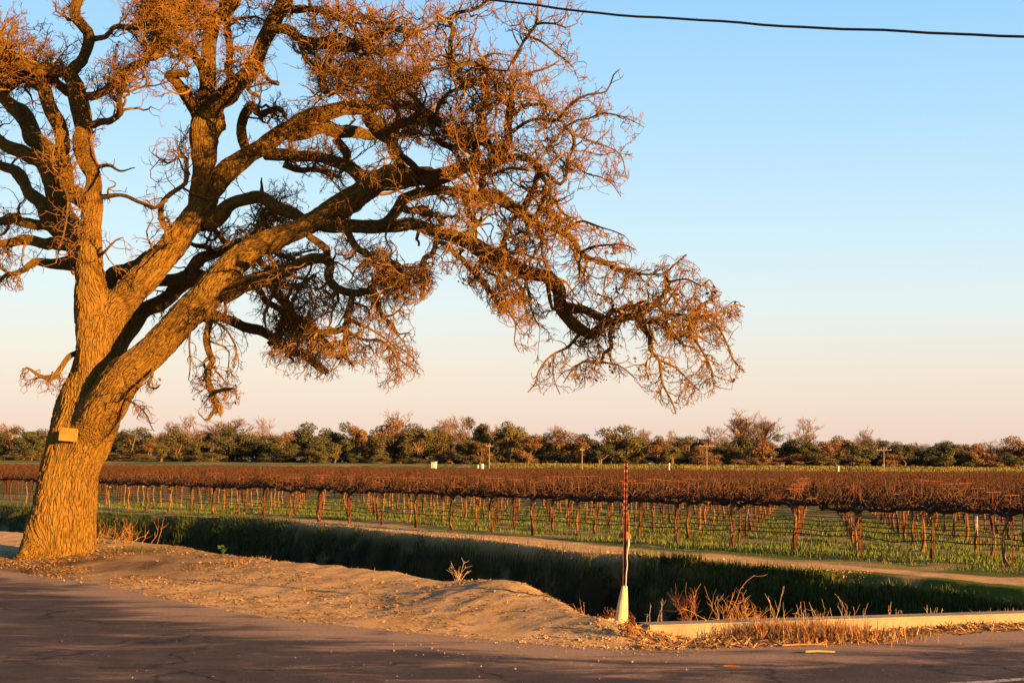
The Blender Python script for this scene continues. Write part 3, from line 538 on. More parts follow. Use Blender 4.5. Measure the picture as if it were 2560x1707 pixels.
cut = {'C': 1040, 'Mm': 830, 'L': 840}
for q, key in enumerate(CORE):      # a stem lends its grain only from where it leaves the trunk
    if key in cut: X, Y = proj(SK[q][:, :3]); SK[q] = SK[q][Y < cut[key]]
for q, key in enumerate(CORE):      # and its grain runs on from the trunk's
    if q: f_ = SK[q][0]; j = np.linalg.norm(SK[0][:, :3] - f_[:3], axis=1).argmin(); SK[q][:, 7] += SK[0][j, 7] - f_[7]
bc = np.zeros((nv, 3), np.float32); bl_ = np.ones(nv, np.float32)
for i in range(0, nv, 4000):
    v = tv[i:i+4000]; CQ = []; DQ = []
    for sk in SK:
        dd = np.linalg.norm(v[:, None]-sk[None, :, :3], axis=2) - sk[None, :, 3]; j = dd.argmin(1); s_ = sk[j]; rel = v - s_[:, :3]; h = (rel*s_[:, 4:7]).sum(1)
        CQ.append(np.stack([(rel*s_[:, 8:11]).sum(1), (rel*s_[:, 11:14]).sum(1), (s_[:, 7]+h)*.25], -1)); DQ.append(dd.min(1))
    CQ = np.stack(CQ, 1); DQ = np.stack(DQ, 1); wq = np.exp(-np.clip(DQ - DQ.min(1, keepdims=True), 0, 2)/.10); wq /= wq.sum(1, keepdims=True)
    bc[i:i+4000] = (CQ*wq[..., None]).sum(1)
# gentle flutes and lumps in the wood itself
vn = np.empty(nv*3, np.float32); ev.vertices.foreach_get('normal', vn); vn = vn.reshape(-1, 3)
fl = np.array([mnoise.fractal(Vector(b*3.2), 1, 2, 3) for b in bc]); tv = tv + vn*(fl*.035)[:, None]
ev.vertices.foreach_set('co', (tv - off).astype(np.float32).ravel()); ev.attributes.new('bark', 'FLOAT_VECTOR', 'POINT').data.foreach_set('vector', bc.ravel())
ev.attributes.new('thick', 'FLOAT', 'POINT').data.foreach_set('value', bl_); ev.attributes.new('blend', 'FLOAT', 'POINT').data.foreach_set('value', .45 + .55*bl_)
ev.materials.clear(); ev.materials.append(M['bark']); ev.polygons.foreach_set('use_smooth', np.ones(len(ev.polygons), bool)); ev.name = 'trunk'
link('trunk', ev, OAK)
# limbs: each one a mesh of its own
for key, lm in LIM.items():
    if key in CORE: continue
    c = lm['c']; sides = 16 if c[:, 3].max() > .12 else (10 if c[:, 3].max() > .05 else 7)
    V, Fq = tubes(c[None, :, :3], c[None, :, 3], sides); b = bark_coords(c, V, sides)
    if c[:, 3].max() > .05:
        g = np.array([mnoise.fractal(Vector(x*4), 1, 2, 3) for x in b]); ctr = np.repeat(c[:, :3], sides, 0); V = ctr + (V-ctr)*(1+.22*g)[:, None]
    n = len(V); tip = c[-1, :3] + nrm(c[-1, :3]-c[-2, :3])*c[-1, 3]*.8; V = np.vstack([V, tip]); b = np.vstack([b, b[-1]])
    i1 = n-sides+np.arange(sides); Fq = np.vstack([Fq, np.stack([i1, np.roll(i1, -1), np.full(sides, n), np.full(sides, n)], -1)])
    bmf = Fq.copy(); me = mesh_np('limb', V - off, bmf[:-sides], M['bark'], True, {'bark': b, 'blend': np.ones(len(V)), 'thick': np.clip(np.r_[np.repeat(c[:, 3], sides), .0]/.25, 0, 1)})
    bm = bmesh.new(); bm.from_mesh(me); bm.verts.ensure_lookup_table()
    for f in Fq[-sides:]:
        fc = bm.faces.new([bm.verts[i] for i in f[:3]]); fc.smooth = True
    bm.to_mesh(me); bm.free(); link('limb', me, OAK)

# ---- branchlets and twigs, grown at random from every limb, kept to the crown's outline
OUT = np.array([(-200, -220), (1420, -200), (1470, 0), (1478, 70), (1455, 120), (1478, 175), (1502, 205), (1530, 168), (1560, 172), (1600, 265), (1638, 285), (1605, 340), (1572, 440), (1560, 505), (1490, 478), (1430, 482), (1452, 545), (1500, 575), (1560, 585), (1605, 640), (1722, 632), (1765, 690), (1805, 725), (1862, 765), (1860, 830), (1872, 932), (1790, 985), (1695, 1035), (1620, 1005), (1590, 940), (1540, 965), (1500, 965), (1412, 990), (1315, 990), (1320, 900), (1290, 885), (1278, 810), (1240, 800), (1180, 730), (1120, 690), (1075, 745), (1030, 770), (1050, 860), (1065, 950), (965, 990), (900, 935), (800, 965), (700, 945), (640, 905), (610, 1010), (500, 1055), (468, 1000), (480, 930), (455, 880), (425, 850), (400, 1000), (395, 1080), (330, 1040), (300, 960), (330, 700), (190, 700), (200, 880), (150, 1010), (45, 990), (50, 890), (160, 840), (150, 720), (-200, 760)], float)
HOLES = [[(268, 255), (345, 225), (400, 270), (395, 345), (340, 420), (345, 560), (310, 640), (280, 590), (268, 430)], [(690, 125), (750, 150), (765, 240), (705, 240)], [(60, 640), (180, 700), (190, 830), (60, 830)], [(1010, 360), (1060, 370), (1090, 415), (1020, 420)], [(560, 255), (600, 240), (610, 330), (565, 380)], [(1195, 520), (1240, 540), (1240, 610), (1190, 590)], [(420, 640), (470, 590), (480, 620), (440, 690)], [(210, 20), (300, 0), (290, 60), (245, 80)], [(980, 570), (1080, 600), (1040, 660), (1000, 660)]]
def inpoly(x, y, P):
    P = np.asarray(P, float); r = np.zeros(x.shape, bool); j = len(P)-1
    for i in range(len(P)):
        c = ((P[i, 1] > y) != (P[j, 1] > y)) & (x < (P[j, 0]-P[i, 0])*(y-P[i, 1])/(P[j, 1]-P[i, 1]+1e-12) + P[i, 0]); r ^= c; j = i
    return r
def allowed(p, hole_keep=.12):
    x, y = proj(p); ok = inpoly(x, y, OUT)
    n3 = fbm(p[:, 0]*.9 + p[:, 1]*.5, p[:, 2]*.9 - p[:, 1]*.45, 3, 401); ok &= rng.random(x.shape) < .66 + .34*sstep(-.25, .1, n3); hole = np.zeros(x.shape, bool)
    for h in HOLES: hole |= inpoly(x, y, h)
    return ok & (~hole | (rng.random(x.shape) < hole_keep))
def grow(P0, D, L, K, r0, r1, gn, trop):
    N = len(P0); P = np.empty((N, K, 3)); P[:, 0] = P0; d = nrm(D); st_ = (L/(K-1))[:, None]; bend = rng.normal(size=(N, 3))*gn*.12
    for k_ in range(1, K):
        d = nrm(d + rng.normal(size=(N, 3))*gn + bend + trop); P[:, k_] = P[:, k_-1] + d*st_
    u = np.linspace(0, 1, K)[None]; return P, r0[:, None]*(1-u) + r1[:, None]*u
HP = []; HT = []; HR = []; HW = []
for key, lm in LIM.items():
    if lm['tw'] <= 0: continue
    c = lm['c']; tg = nrm(np.gradient(c[:, :3], axis=0)); u = np.linspace(0, 1, len(c))
    HP.append(c[:, :3]); HT.append(tg); HR.append(c[:, 3]); HW.append(lm['tw']*(.35+.65*np.minimum(1, u*1.6))*np.clip(1.25-c[:, 3]/.2, .12, 1.1))
HP = np.vstack(HP); HT = np.vstack(HT); HR = np.concatenate(HR); HW = np.concatenate(HW)
hx, hy = proj(HP)
dense = np.where((hx > 560) & (hx < 1480) & (hy < 420), .85, 1.0)*np.where(hx < 260, .95, 1.0)*np.where((hx < 420) & (hy > 420), .55, 1.0)
pick = lambda n, wgt: rng.choice(len(wgt), n, p=wgt/wgt.sum())
def perp_dirs(t, a_perp, a_along, up):
    g = rng.normal(size=t.shape); g = g - (g*t).sum(-1, keepdims=True)*t; return nrm(nrm(g)*a_perp + t*a_along + np.stack([0*up, 0*up, up], -1))
def spawn_from(P, Rr, per, lo=.15):
    N, K, _ = P.shape; u = rng.uniform(lo, 1, (N, per))*(K-1); i = np.minimum(u.astype(int), K-2); f = (u-i)[..., None]; n = np.arange(N)[:, None]
    p = P[n, i]*(1-f) + P[n, i+1]*f; t = nrm(P[n, i+1]-P[n, i]); r = Rr[n, i]
    return p.reshape(-1, 3), t.reshape(-1, 3), r.reshape(-1)
droop = lambda p: np.where(proj(p)[1] > 640, -.35, np.where(proj(p)[1] < 450, .28, .0))
def trop_of(p, k_=.10):
    z = droop(p)*k_*3; return np.stack([0*z, 0*z, z], -1)
# long crooked boughlets in the crown
i = pick(1150, HW*dense*(HR > .025)); P0 = HP[i]; r0 = np.minimum(HR[i]*.55, rng.uniform(.018, .05, len(i)))
PA, RA = grow(P0, perp_dirs(HT[i], .9, .45, droop(P0)*1.2), rng.uniform(.5, 1.45, len(i)), 10, r0, np.full(len(i), .0045), .46, trop_of(P0, .06))
ok = allowed(PA[:, -1]) & allowed(PA[:, 5], .3); PA, RA = PA[ok], RA[ok]
va, fa = tubes(PA, RA, 5)
link('small_branches', mesh_np('small_branches', va - off, fa, M['branchlet']), OAK, kind='stuff')
# second order: short branchlets
i = pick(3200, HW*dense); P0 = HP[i]; r0 = np.minimum(HR[i]*.5, rng.uniform(.008, .016, len(i)))
PB1, RB1 = grow(P0, perp_dirs(HT[i], .9, .5, droop(P0)), rng.uniform(.2, .6, len(i)), 6, r0, np.full(len(i), .005), .34, trop_of(P0))
p, t_, r_ = spawn_from(PA, RA, 7); PB2, RB2 = grow(p, perp_dirs(t_, .9, .5, droop(p)*.8), rng.uniform(.18, .5, len(p)), 6, np.minimum(r_*.7, .011), np.full(len(p), .005), .34, trop_of(p))
PB = np.vstack([PB1, PB2]); RB = np.vstack([RB1, RB2]); ok = allowed(PB[:, -1]); PB, RB = PB[ok], RB[ok]
vb, fb = tubes(PB, RB, 4)
link('branchlets', mesh_np('branchlets', vb - off, fb, M['branchlet']), OAK, kind='stuff')
# third and fourth order: the haze of fine twigs
p, t_, r_ = spawn_from(PB, RB, 4, .1); PC, RC = grow(p, perp_dirs(t_, .9, .6, droop(p)*.5), rng.uniform(.08, .24, len(p)), 4, np.full(len(p), .0052), np.full(len(p), .0036), .26, trop_of(p))
ok = allowed(PC[:, -1]); PC, RC = PC[ok], RC[ok]
p, t_, r_ = spawn_from(PC, RC, 3, .2); PD, RD_ = grow(p, perp_dirs(t_, .8, .7, droop(p)*.3), rng.uniform(.04, .11, len(p)), 3, np.full(len(p), .0040), np.full(len(p), .0026), .2, trop_of(p))
ok = allowed(PD[:, -1]); PD, RD_ = PD[ok], RD_[ok]
vc, fc = tubes(PC, RC, 3); vd, fd = tubes(PD, RD_, 3)
V, Fq = join_meshes([(vc, fc), (vd, fd)])
link('twigs', mesh_np('twigs', V - off, Fq, M['twig']), OAK, kind='stuff')
print('oak', len(PA), len(PB), len(PC), len(PD), len(Fq)*2)
# a few withered leaves still hanging on
def leaf_cards(p, size, n_quads=1):
    N = len(p); a = nrm(rng.normal(size=(N, 3))); b = nrm(np.cross(a, rng.normal(size=(N, 3)))); s_ = size[:, None]
    v = np.stack([p - a*s_*.5, p + b*s_*.28, p + a*s_*.5, p - b*s_*.28], 1); return v.reshape(-1, 3), np.arange(4*N).reshape(N, 4)
tips = PD[:, -1]; tx, ty = proj(tips); wt = np.where((tx > 1500) & (ty > 640), 1.0, np.where(ty > 500, .12, .07)); cl = tips[pick(170, wt)]
lp = np.repeat(cl, 7, 0) + rng.normal(size=(len(cl)*7, 3))*.055; lv, lf = leaf_cards(lp, rng.uniform(.05, .10, len(lp)))
link('withered_leaves', mesh_np('withered_leaves', lv - off, lf, M['deadleaf'], False), OAK, kind='stuff')
# notice board nailed to the trunk
M['board'] = simple('weathered_board', (.42, .24, .045), .8, .2, 5)
tpx, tpy = proj(tv); near_ = (np.abs(tpx-171) < 20) & (np.abs(tpy-1086) < 14); bl = at(171, 1086, float(tv[near_][:, 1].min()) - .012)
mpx = bl[1]/FPX
brd = bm_box('notice_board', M['board'], (46*mpx, .022, 33*mpx), .004, 2, None, tuple(bl), (0, R(4.5), R(3)), label='small blank weathered board nailed to the trunk of the big oak', category='notice board')
M['nail'] = simple('rusty_nail', (.12, .06, .03), .6, .3)
for dx in (-.14, .14):
    bm = bmesh.new(); bmesh.ops.create_uvsphere(bm, u_segments=8, v_segments=5, radius=.009); me = bpy.data.meshes.new('nail_head'); bm.to_mesh(me); bm.free(); me.materials.append(M['nail']); link('nail_head', me, brd, (dx, -.012, .09))

# ------------------------------------------------------------------ vineyard
M['vine_wood'] = simple('vine_bark', (.24, .13, .05), .95, .35, 14, bump=.01)
M['cordon'] = simple('old_cordon_wood', (.05, .03, .018), .95, .4, 12, bump=.01)
t = NT('vine_cane'); t.col(t.mix(t.ramp(t.noise(t.pos(), 2.4, 3), .35, .65), (.05, .021, .009), (.17, .08, .03))); M['cane'] = t.m
t = NT('far_vine_cane'); t.col(t.mix(t.ramp(t.noise(t.pos(), .7, 4), .35, .65), (.075, .029, .011), (.13, .052, .018))); M['far_cane'] = t.m
M['rust'] = simple('rusty_steel', (.15, .05, .022), .8, .4, 9); M['tie'] = simple('pale_tie_tape', (.45, .30, .10), .7, .2, 6); M['hose'] = simple('black_drip_hose', (.02, .018, .016), .6, .3, 4)
ROWT = 23.9; DR = 2.3; DV = 1.73; SHIFT = -.754*DR
f0 = gp(1982, 1379)[:2]; S0, T0 = st(f0); ROWT = float(T0)
def vine_xy(k_, i): s_ = S0 + SHIFT*k_ + DV*i; t_ = ROWT + DR*k_; return np.array([s_*UU[0] + t_*NN[0], s_*UU[1] + t_*NN[1]])
RZ_ = math.atan2(UU[1], UU[0])                     # local +x of a vine runs along its row
def make_vine_meshes(v):
    g = np.random.default_rng(100+v); h = g.uniform(.93, 1.02)
    lean = g.uniform(-.10, .10); pts = [(0, 0, -.05, .055), (lean*.6+g.normal()*.02, g.normal()*.02, .15, .040), (lean+g.normal()*.03, g.normal()*.03, .4, .031), (lean*.6+g.normal()*.03, g.normal()*.03, .7, .030), (0, 0, h-.1, .040), (0, 0, h+.02, .046)]
    c = catmull(pts, .07); c[:, 3] *= 1 + .14*np.sin(np.arange(len(c))*1.7 + v); V, Fq = tubes(c[None, :, :3], c[None, :, 3], 7); trunk = mesh_np('trunk', V, Fq, M['vine_wood'])
    parts = []; heads = []
    for sg in (-1, 1):
        n = 7; x = np.linspace(0, DV*.53, n); z = h + .03 + g.normal(size=n)*.022; z[0] = h - .02; y = g.normal(size=n)*.02; r = np.linspace(.046, .028, n)*(1 + g.normal(size=n)*.12)
        c = catmull(np.c_[sg*x, y, z, r], .06); parts.append(tubes(c[None, :, :3], c[None, :, 3], 6)); heads.append(c[3:])
    V, Fq = join_meshes(parts); cordon = mesh_np('cordon', V, Fq, M['cordon'])
    H_ = np.vstack(heads); n = 38; j = g.integers(0, len(H_), n); P0 = H_[j, :3] + np.c_[np.zeros(n), g.normal(size=n)*.02, np.full(n, .02)]
    d = np.c_[g.normal(size=n)*.55, g.normal(size=n)*.6, np.ones(n)]; L = g.uniform(.16, .50, n)
    L[:5] = g.uniform(.55, .85, 5); K = 6; P = np.empty((n, K, 3)); P[:, 0] = P0; d = nrm(d); bend = g.normal(size=(n, 3))*.22
    for q in range(1, K): d = nrm(d + g.normal(size=(n, 3))*.42 + bend); P[:, q] = P[:, q-1] + d*(L/(K-1))[:, None]
    rr = np.linspace(1, .6, K)[None]*g.uniform(.009, .019, n)[:, None]; p1 = tubes(P, rr, 4)
    m = 60; j = g.integers(0, n, m); q = g.integers(1, K-1, m); P2 = np.empty((m, 4, 3)); P2[:, 0] = P[j, q]; d = nrm(g.normal(size=(m, 3)) + [0, 0, .5]); L2 = g.uniform(.08, .28, m)
    for q in range(1, 4): d = nrm(d + g.normal(size=(m, 3))*.35); P2[:, q] = P2[:, q-1] + d*(L2/3)[:, None]
    p2 = tubes(P2, np.linspace(1, .7, 4)[None]*g.uniform(.0045, .007, m)[:, None], 3); V, Fq = join_meshes([p1, p2]); canes = mesh_np('canes', V, Fq, M['cane'])
    V, Fq = box(0, 0, h-.13, .105, .105, .035); tie = mesh_np('tie', V, Fq, M['tie'], False)
    return trunk, cordon, canes, tie
VM = [make_vine_meshes(v) for v in range(8)]
def make_post(v):
    V, Fq = join_meshes([box(0, .0, .72, .038, .008, 1.54), box(0, -.016, .72, .008, .03, 1.53)]); p = mesh_np('post', V, Fq, M['rust'], False)
    V, Fq = join_meshes([box(0, 0, 1.47, .02, .60, .02), box(0, .16, 1.35, .012, .012, .26), box(0, -.16, 1.35, .012, .012, .26)]); a = mesh_np('cross_arm', V, Fq, M['rust'], False); return p, a
PM = make_post(0)
cand = []
for k_ in range(0, 175):
    for i in range(-260, 120):
        p = vine_xy(k_, i)
        if p[1] > 345 or p[1] < 15: continue
        if abs(p[0]) > p[1]*.385 + 3: continue
        cand.append((math.hypot(*p), k_, i, p))
cand.sort(key=lambda q: q[0]); NEARV = 300
print('vines', len(cand))
ORD = lambda n: str(n) + ('th' if 10 <= n % 100 <= 20 else {1: 'st', 2: 'nd', 3: 'rd'}.get(n % 10, 'th'))
MX = 1560; byrow = {}
for c in cand[:NEARV]: byrow.setdefault(c[1], []).append((float(proj(np.r_[c[3], .5])[0]), c[2]))
where = {}
for k_, l_ in byrow.items():
    row = 'front row' if k_ == 0 else ORD(k_+1) + ' row'
    for n_, (x, i) in enumerate(sorted(q for q in l_ if q[0] > MX)): where[k_, i] = '%s, %s to the right of the marker post' % (row, ORD(n_+1))
    for n_, (x, i) in enumerate(sorted((q for q in l_ if q[0] <= MX), reverse=True)): where[k_, i] = '%s, %s to the left of the marker post' % (row, ORD(n_+1))
rnd2 = random.Random(5); nposts = 0
for n_, (dd, k_, i, p) in enumerate(cand[:NEARV]):
    z = float(ground_z(*p)); a, b, c, e = VM[rnd2.randrange(8)]; flip = math.pi if rnd2.random() < .5 else 0
    lab = 'bare grapevine in the ' + where[k_, i]; grp = 'grapevines standing in rows'
    o = empty('grapevine', lab, 'grapevine', (p[0], p[1], z), RZ_ + flip + rnd2.uniform(-.04, .04), grp); s_ = rnd2.uniform(.95, 1.05); o.scale = (1, 1, s_)
    link('trunk', a, o); link('cordon', b, o); link('canes', c, o, kind='stuff')
    if rnd2.random() < .6: link('tie', e, o)
    if n_ < 170:
        po = empty('trellis_post', '', 'post', (p[0] + .07*UU[0], p[1] + .07*UU[1], z), RZ_, None); nposts += 1
        po['label'] = 'rusty steel post in the ' + where[k_, i]; po['group'] = 'trellis posts in the vine rows'
        link('post', PM[0], po); po.scale = (1, 1, rnd2.uniform(.93, 1.02))
        if (i + 3*k_) % 3 == 0: link('cross_arm', PM[1], po)
# the rest of the vineyard: one mass, real canes, fewer of them with distance
def batch(sel, tmpl, name, mat):
    if not len(sel): return
    tv_, tf_ = tmpl; out = []
    n = len(sel); P = np.array([c[3] for c in sel]); zz = ground_z(P[:, 0], P[:, 1]); sg = rng.choice([-1, 1], n)
    ca, sa = math.cos(RZ_)*sg, math.sin(RZ_)*sg; V = tv_[None].repeat(n, 0); X = V[..., 0]*ca[:, None] - V[..., 1]*sa[:, None] + P[:, 0:1]; Y = V[..., 0]*sa[:, None] + V[..., 1]*ca[:, None] + P[:, 1:2]
    Z = V[..., 2]*rng.uniform(.93, 1.05, n)[:, None] + zz[:, None]
    F_ = tf_[None] + (np.arange(n)*len(tv_))[:, None, None]; return np.stack([X, Y, Z], -1).reshape(-1, 3), F_.reshape(-1, tf_.shape[1])
def far_tmpl(nc, seed, wide):
    g = np.random.default_rng(seed); parts = []
    c = catmull([(0, 0, 0, .045), (g.normal()*.04, g.normal()*.04, .5, .035), (0, 0, 1.0, .04)], .5); parts.append(tubes(c[None, :, :3], c[None, :, 3], 3))
    c = np.array([(-DV*.53, 0, 1.03, .03), (-.3, 0, 1.0, .04), (.3, 0, 1.0, .04), (DV*.53, 0, 1.04, .03)]); parts.append(tubes(c[None, :, :3], c[None, :, 3], 3))
    P = np.empty((nc, 3, 3)); P[:, 0] = np.c_[g.uniform(-DV*.53, DV*.53, nc), g.normal(size=nc)*.03, np.full(nc, 1.03)]; d = nrm(np.c_[g.normal(size=nc)*.5, g.normal(size=nc)*.55, np.ones(nc)]); L = g.uniform(.2, .46, nc)
    for q in (1, 2): d = nrm(d + g.normal(size=(nc, 3))*.35); P[:, q] = P[:, q-1] + d*(L/2)[:, None]
    parts.append(tubes(P, np.full((nc, 3), 1.0)*wide*g.uniform(.7, 1.3, nc)[:, None], 3)); return join_meshes(parts)
bands = [(NEARV, 70, 34, .009), (None, 120, 18, .015), (None, 999, 8, .03)]; rest = cand[NEARV:]; lo = 0; VV = []
for _, dmax, nc, wd in bands:
    sel = [c for c in rest if lo <= c[0] < dmax]; lo = dmax; gsel = [sel[q::4] for q in range(4)]
    for q, g_ in enumerate(gsel):
        b = batch(g_, far_tmpl(nc, 300+q+nc, wd), 'x', None)
        if b: VV.append(b)
V, Fq = join_meshes(VV); print('far vines quads', len(Fq))
link('far_grapevines', mesh_np('far_grapevines', V, Fq, M['far_cane']), kind='stuff', label='vast brown mass of bare grapevines filling the vineyard behind the near rows', category='grapevines')
# drip hoses
for k_ in range(0, 12):
    ii = [c[2] for c in cand if c[1] == k_]; i0, i1 = min(ii)-1, max(ii)+1; pts = []
    for i in range(i0, i1+1):
        for f in (0, .5):
            p = vine_xy(k_, i + f); pts.append((p[0], p[1], float(ground_z(*p)) + .42 - (.045 + .02*math.sin(i*1.7+k_) if f else 0), .011))
    c = np.array(pts); V, Fq = tubes(c[None, :, :3], c[None, :, 3], 5)
    n_ = ['front', 'second', 'third', 'fourth', 'fifth', 'sixth', 'seventh', 'eighth', 'ninth', 'tenth', 'eleventh', 'twelfth'][k_]
    link('drip_hose', mesh_np('drip_hose', V, Fq, M['hose']), label='black irrigation drip hose strung low along the %s row of vines' % n_, category='hose', group='drip hoses of the vineyard rows')

# ------------------------------------------------------------------ grass and ground cover
def blades(P, H, wd, lean, tint=None, curve=.3):
    n = len(P); az = rng.uniform(0, 6.28, n); d = np.c_[np.cos(az), np.sin(az), np.zeros(n)]*lean[:, None]; s_ = np.c_[-np.sin(az), np.cos(az), np.zeros(n)]*wd[:, None]; up = np.array([0, 0, 1.0])
    m = P + d*H[:, None]*.35 + up*H[:, None]*.6; e = P + d*H[:, None] + up*H[:, None]*(1 - curve*lean[:, None]**2)
    V = np.stack([P - s_, P + s_, m + s_*.7, m - s_*.7, e + s_*.12, e - s_*.12], 1).reshape(-1, 3); b = np.arange(n)[:, None]*6
    F_ = np.stack([np.c_[b, b+1, b+2, b+3], np.c_[b+3, b+2, b+4, b+5]], 1).reshape(-1, 4); at_ = np.repeat(tint if tint is not None else rng.random(n), 6); return V, F_, at_
def grass_obj(name, P2, hmin, hmax, wmin, wmax, mat, lean=.5, dz=-.02, label=None, cat=None):
    z = ground_z(P2[:, 0], P2[:, 1]) + dz; n = len(P2); V, F_, a = blades(np.c_[P2, z], rng.uniform(hmin, hmax, n), rng.uniform(wmin, wmax, n), np.abs(rng.normal(size=n))*lean)
    kw = dict(kind='stuff');
    if label: kw.update(label=label, category=cat)
    return link(name, mesh_np(name, V, F_, mat, False, {'tint': a}), **kw)
M['grass'] = blade_mat('vineyard_grass', (.10, .20, .008), (.17, .235, .016), (.22, .16, .05), 1.2)
M['bankgrass'] = blade_mat('bank_grass', (.045, .092, .005), (.085, .135, .009), (.13, .125, .028), 1.4)  # greens lowered so the ditch side looks deeper in shade
M['weed'] = blade_mat('painted_shade_weed', (.014, .024, .004), (.032, .045, .008), None, 1.4)  # darkened greens hold the ditch's shade in their base colour
M['straw'] = blade_mat('dry_straw', (.42, .185, .05), (.58, .31, .105), (.24, .09, .03), 3)
def field(n, s0, s1, t0, t1): s_ = rng.uniform(s0, s1, n); t_ = rng.uniform(t0, t1, n); return np.c_[s_*UU[0] + t_*NN[0], s_*UU[1] + t_*NN[1]]
def inview(P, m=1.0): return P[(np.abs(P[:, 0]) < P[:, 1]*.375 + m) & (P[:, 1] > 9)]
P = inview(field(230000, -62, -6, 22.0, 42)); cl = fbm(P[:, 0]*.9, P[:, 1]*.9, 4, 44); s_, t_ = st(P); tfp = np.interp(s_, FAR_S, FAR_T)
P = P[(rng.random(len(P)) < sstep(-.35, .15, cl)*np.clip(40/np.hypot(P[:, 0], P[:, 1]), .3, 1)) & (t_ > tfp + 2.5)]
grass_obj('vineyard_grass', P, .04, .15, .005, .012, M['grass'], .6, label='green grass and weeds growing under the vine rows', cat='grass')
s_ = rng.uniform(-62, -6, 52000); tf0 = np.interp(s_, FAR_S, FAR_T); o_ = rng.normal(size=len(s_))*.30 - .12
o_ = np.where(s_ > -20, -.10 - np.abs(o_)*.75, o_*.8 - .30); P = np.c_[s_*UU[0] + (tf0+o_)*NN[0], s_*UU[1] + (tf0+o_)*NN[1]]
keep = np.where((s_ > -21), 1.0, np.where(s_ < -38, .9, .10 + .4*(fbm(s_*.8, s_*0, 2, 77) > .15))); P = P[rng.random(len(P)) < keep]; P = inview(P)
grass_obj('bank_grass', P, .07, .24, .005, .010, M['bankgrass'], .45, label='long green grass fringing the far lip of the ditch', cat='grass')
P = inview(field(14000, -62, -6, 19.4, 24.5)); s_, t_ = st(P); tfp = np.interp(s_, FAR_S, FAR_T); P = P[(t_ > tfp+2.0) & (t_ < tfp+3.6) & (fbm(P[:, 0]*.8, P[:, 1]*.8, 3, 91) > -.05) ]
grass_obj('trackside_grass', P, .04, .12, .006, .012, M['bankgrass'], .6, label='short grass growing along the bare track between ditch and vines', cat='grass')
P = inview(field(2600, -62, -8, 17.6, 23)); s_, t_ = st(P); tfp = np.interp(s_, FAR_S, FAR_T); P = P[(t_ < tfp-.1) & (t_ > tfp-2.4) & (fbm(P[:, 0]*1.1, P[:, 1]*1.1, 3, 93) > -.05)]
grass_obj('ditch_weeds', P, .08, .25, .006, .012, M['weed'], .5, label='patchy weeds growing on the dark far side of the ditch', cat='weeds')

# ------------------------------------------------------------------ far tree line
def leafmat(name, a, b, sc_=.35):
    t = NT(name); f = t.ramp(t.attr('tint'), .1, .9); c = t.mix(f, a, b); c = t.mix(t.ramp(t.rnd(), 0, 1, 0, .35), c, (.05, .04, .016)); t.col(c, 1.0); t.b.inputs['Roughness'].default_value = .8; return t.m
LM = dict(dark=leafmat('dark_oak_leaves', (.030, .040, .011), (.070, .072, .020)), olive=leafmat('olive_leaves', (.052, .050, .015), (.110, .088, .024)),
          brown=leafmat('brown_leaves', (.10, .052, .018), (.19, .098, .036)), bare=leafmat('bare_pinkish_twigs', (.15, .090, .050), (.25, .155, .095)))
M['fartrunk'] = simple('pale_tree_trunk', (.24, .15, .075), .9, .25, .8)
def leafy(seed, wide, sparse=False, n=5200):
    g = np.random.default_rng(seed); nl = g.integers(11, 17); C = []; 
    while len(C) < nl:
        p = g.uniform(-1, 1, 3)
        if np.linalg.norm(p) < 1: C.append([p[0]*wide*.36, p[1]*wide*.36, .53 + p[2]*.34])
    C = np.array(C); Rl = g.uniform(.09, .17, nl)*(wide**.5); Rl = np.minimum(Rl, 1.0 - C[:, 2]); C[0, 2] = .86; Rl[0] = .13
    lob = g.integers(0, nl, n); d = nrm(g.normal(size=(n, 3))); rr = Rl[lob]*np.where(g.random(n) < .8, g.uniform(.8, 1.12, n), g.uniform(.2, .8, n)); P = C[lob] + d*rr[:, None]*[1.1, 1.1, .9]
    P += .012*g.normal(size=P.shape); size = g.uniform(.016, .036, n)*(1.2 if not sparse else .8); a = nrm(np.cross(d, g.normal(size=(n, 3))) + .35*g.normal(size=(n, 3))); b = nrm(np.cross(d + .5*g.normal(size=(n, 3)), a))
    v = np.stack([P - a*size[:, None]*.5, P + b*size[:, None]*.4, P + a*size[:, None]*.5, P - b*size[:, None]*.4], 1).reshape(-1, 3)
    tint = np.repeat(np.clip(g.random(nl)[lob]*.6 + g.random(n)*.5, 0, 1), 4); F_ = np.arange(4*n).reshape(n, 4)
    parts = []; forks = g.integers(1, 3)
    for _ in range(forks):
        lx = g.normal()*.05; c = catmull([(lx*.3, 0, -.03, .028), (lx, g.normal()*.02, .2, .022), (lx*2+g.normal()*.05, g.normal()*.05, .5, .012), (lx*3, 0, .75, .006)], .08); parts.append(tubes(c[None, :, :3], c[None, :, 3], 5))
    for q in range(6):
        e = C[g.integers(0, nl)]; s_ = g.uniform(.15, .4); c = catmull([(0, 0, s_, .012), (e[0]*.5+g.normal()*.02, e[1]*.5, (s_+e[2])/2, .009), (*e, .004)], .08); parts.append(tubes(c[None, :, :3], c[None, :, 3], 4))
    return (v, F_, tint), join_meshes(parts)
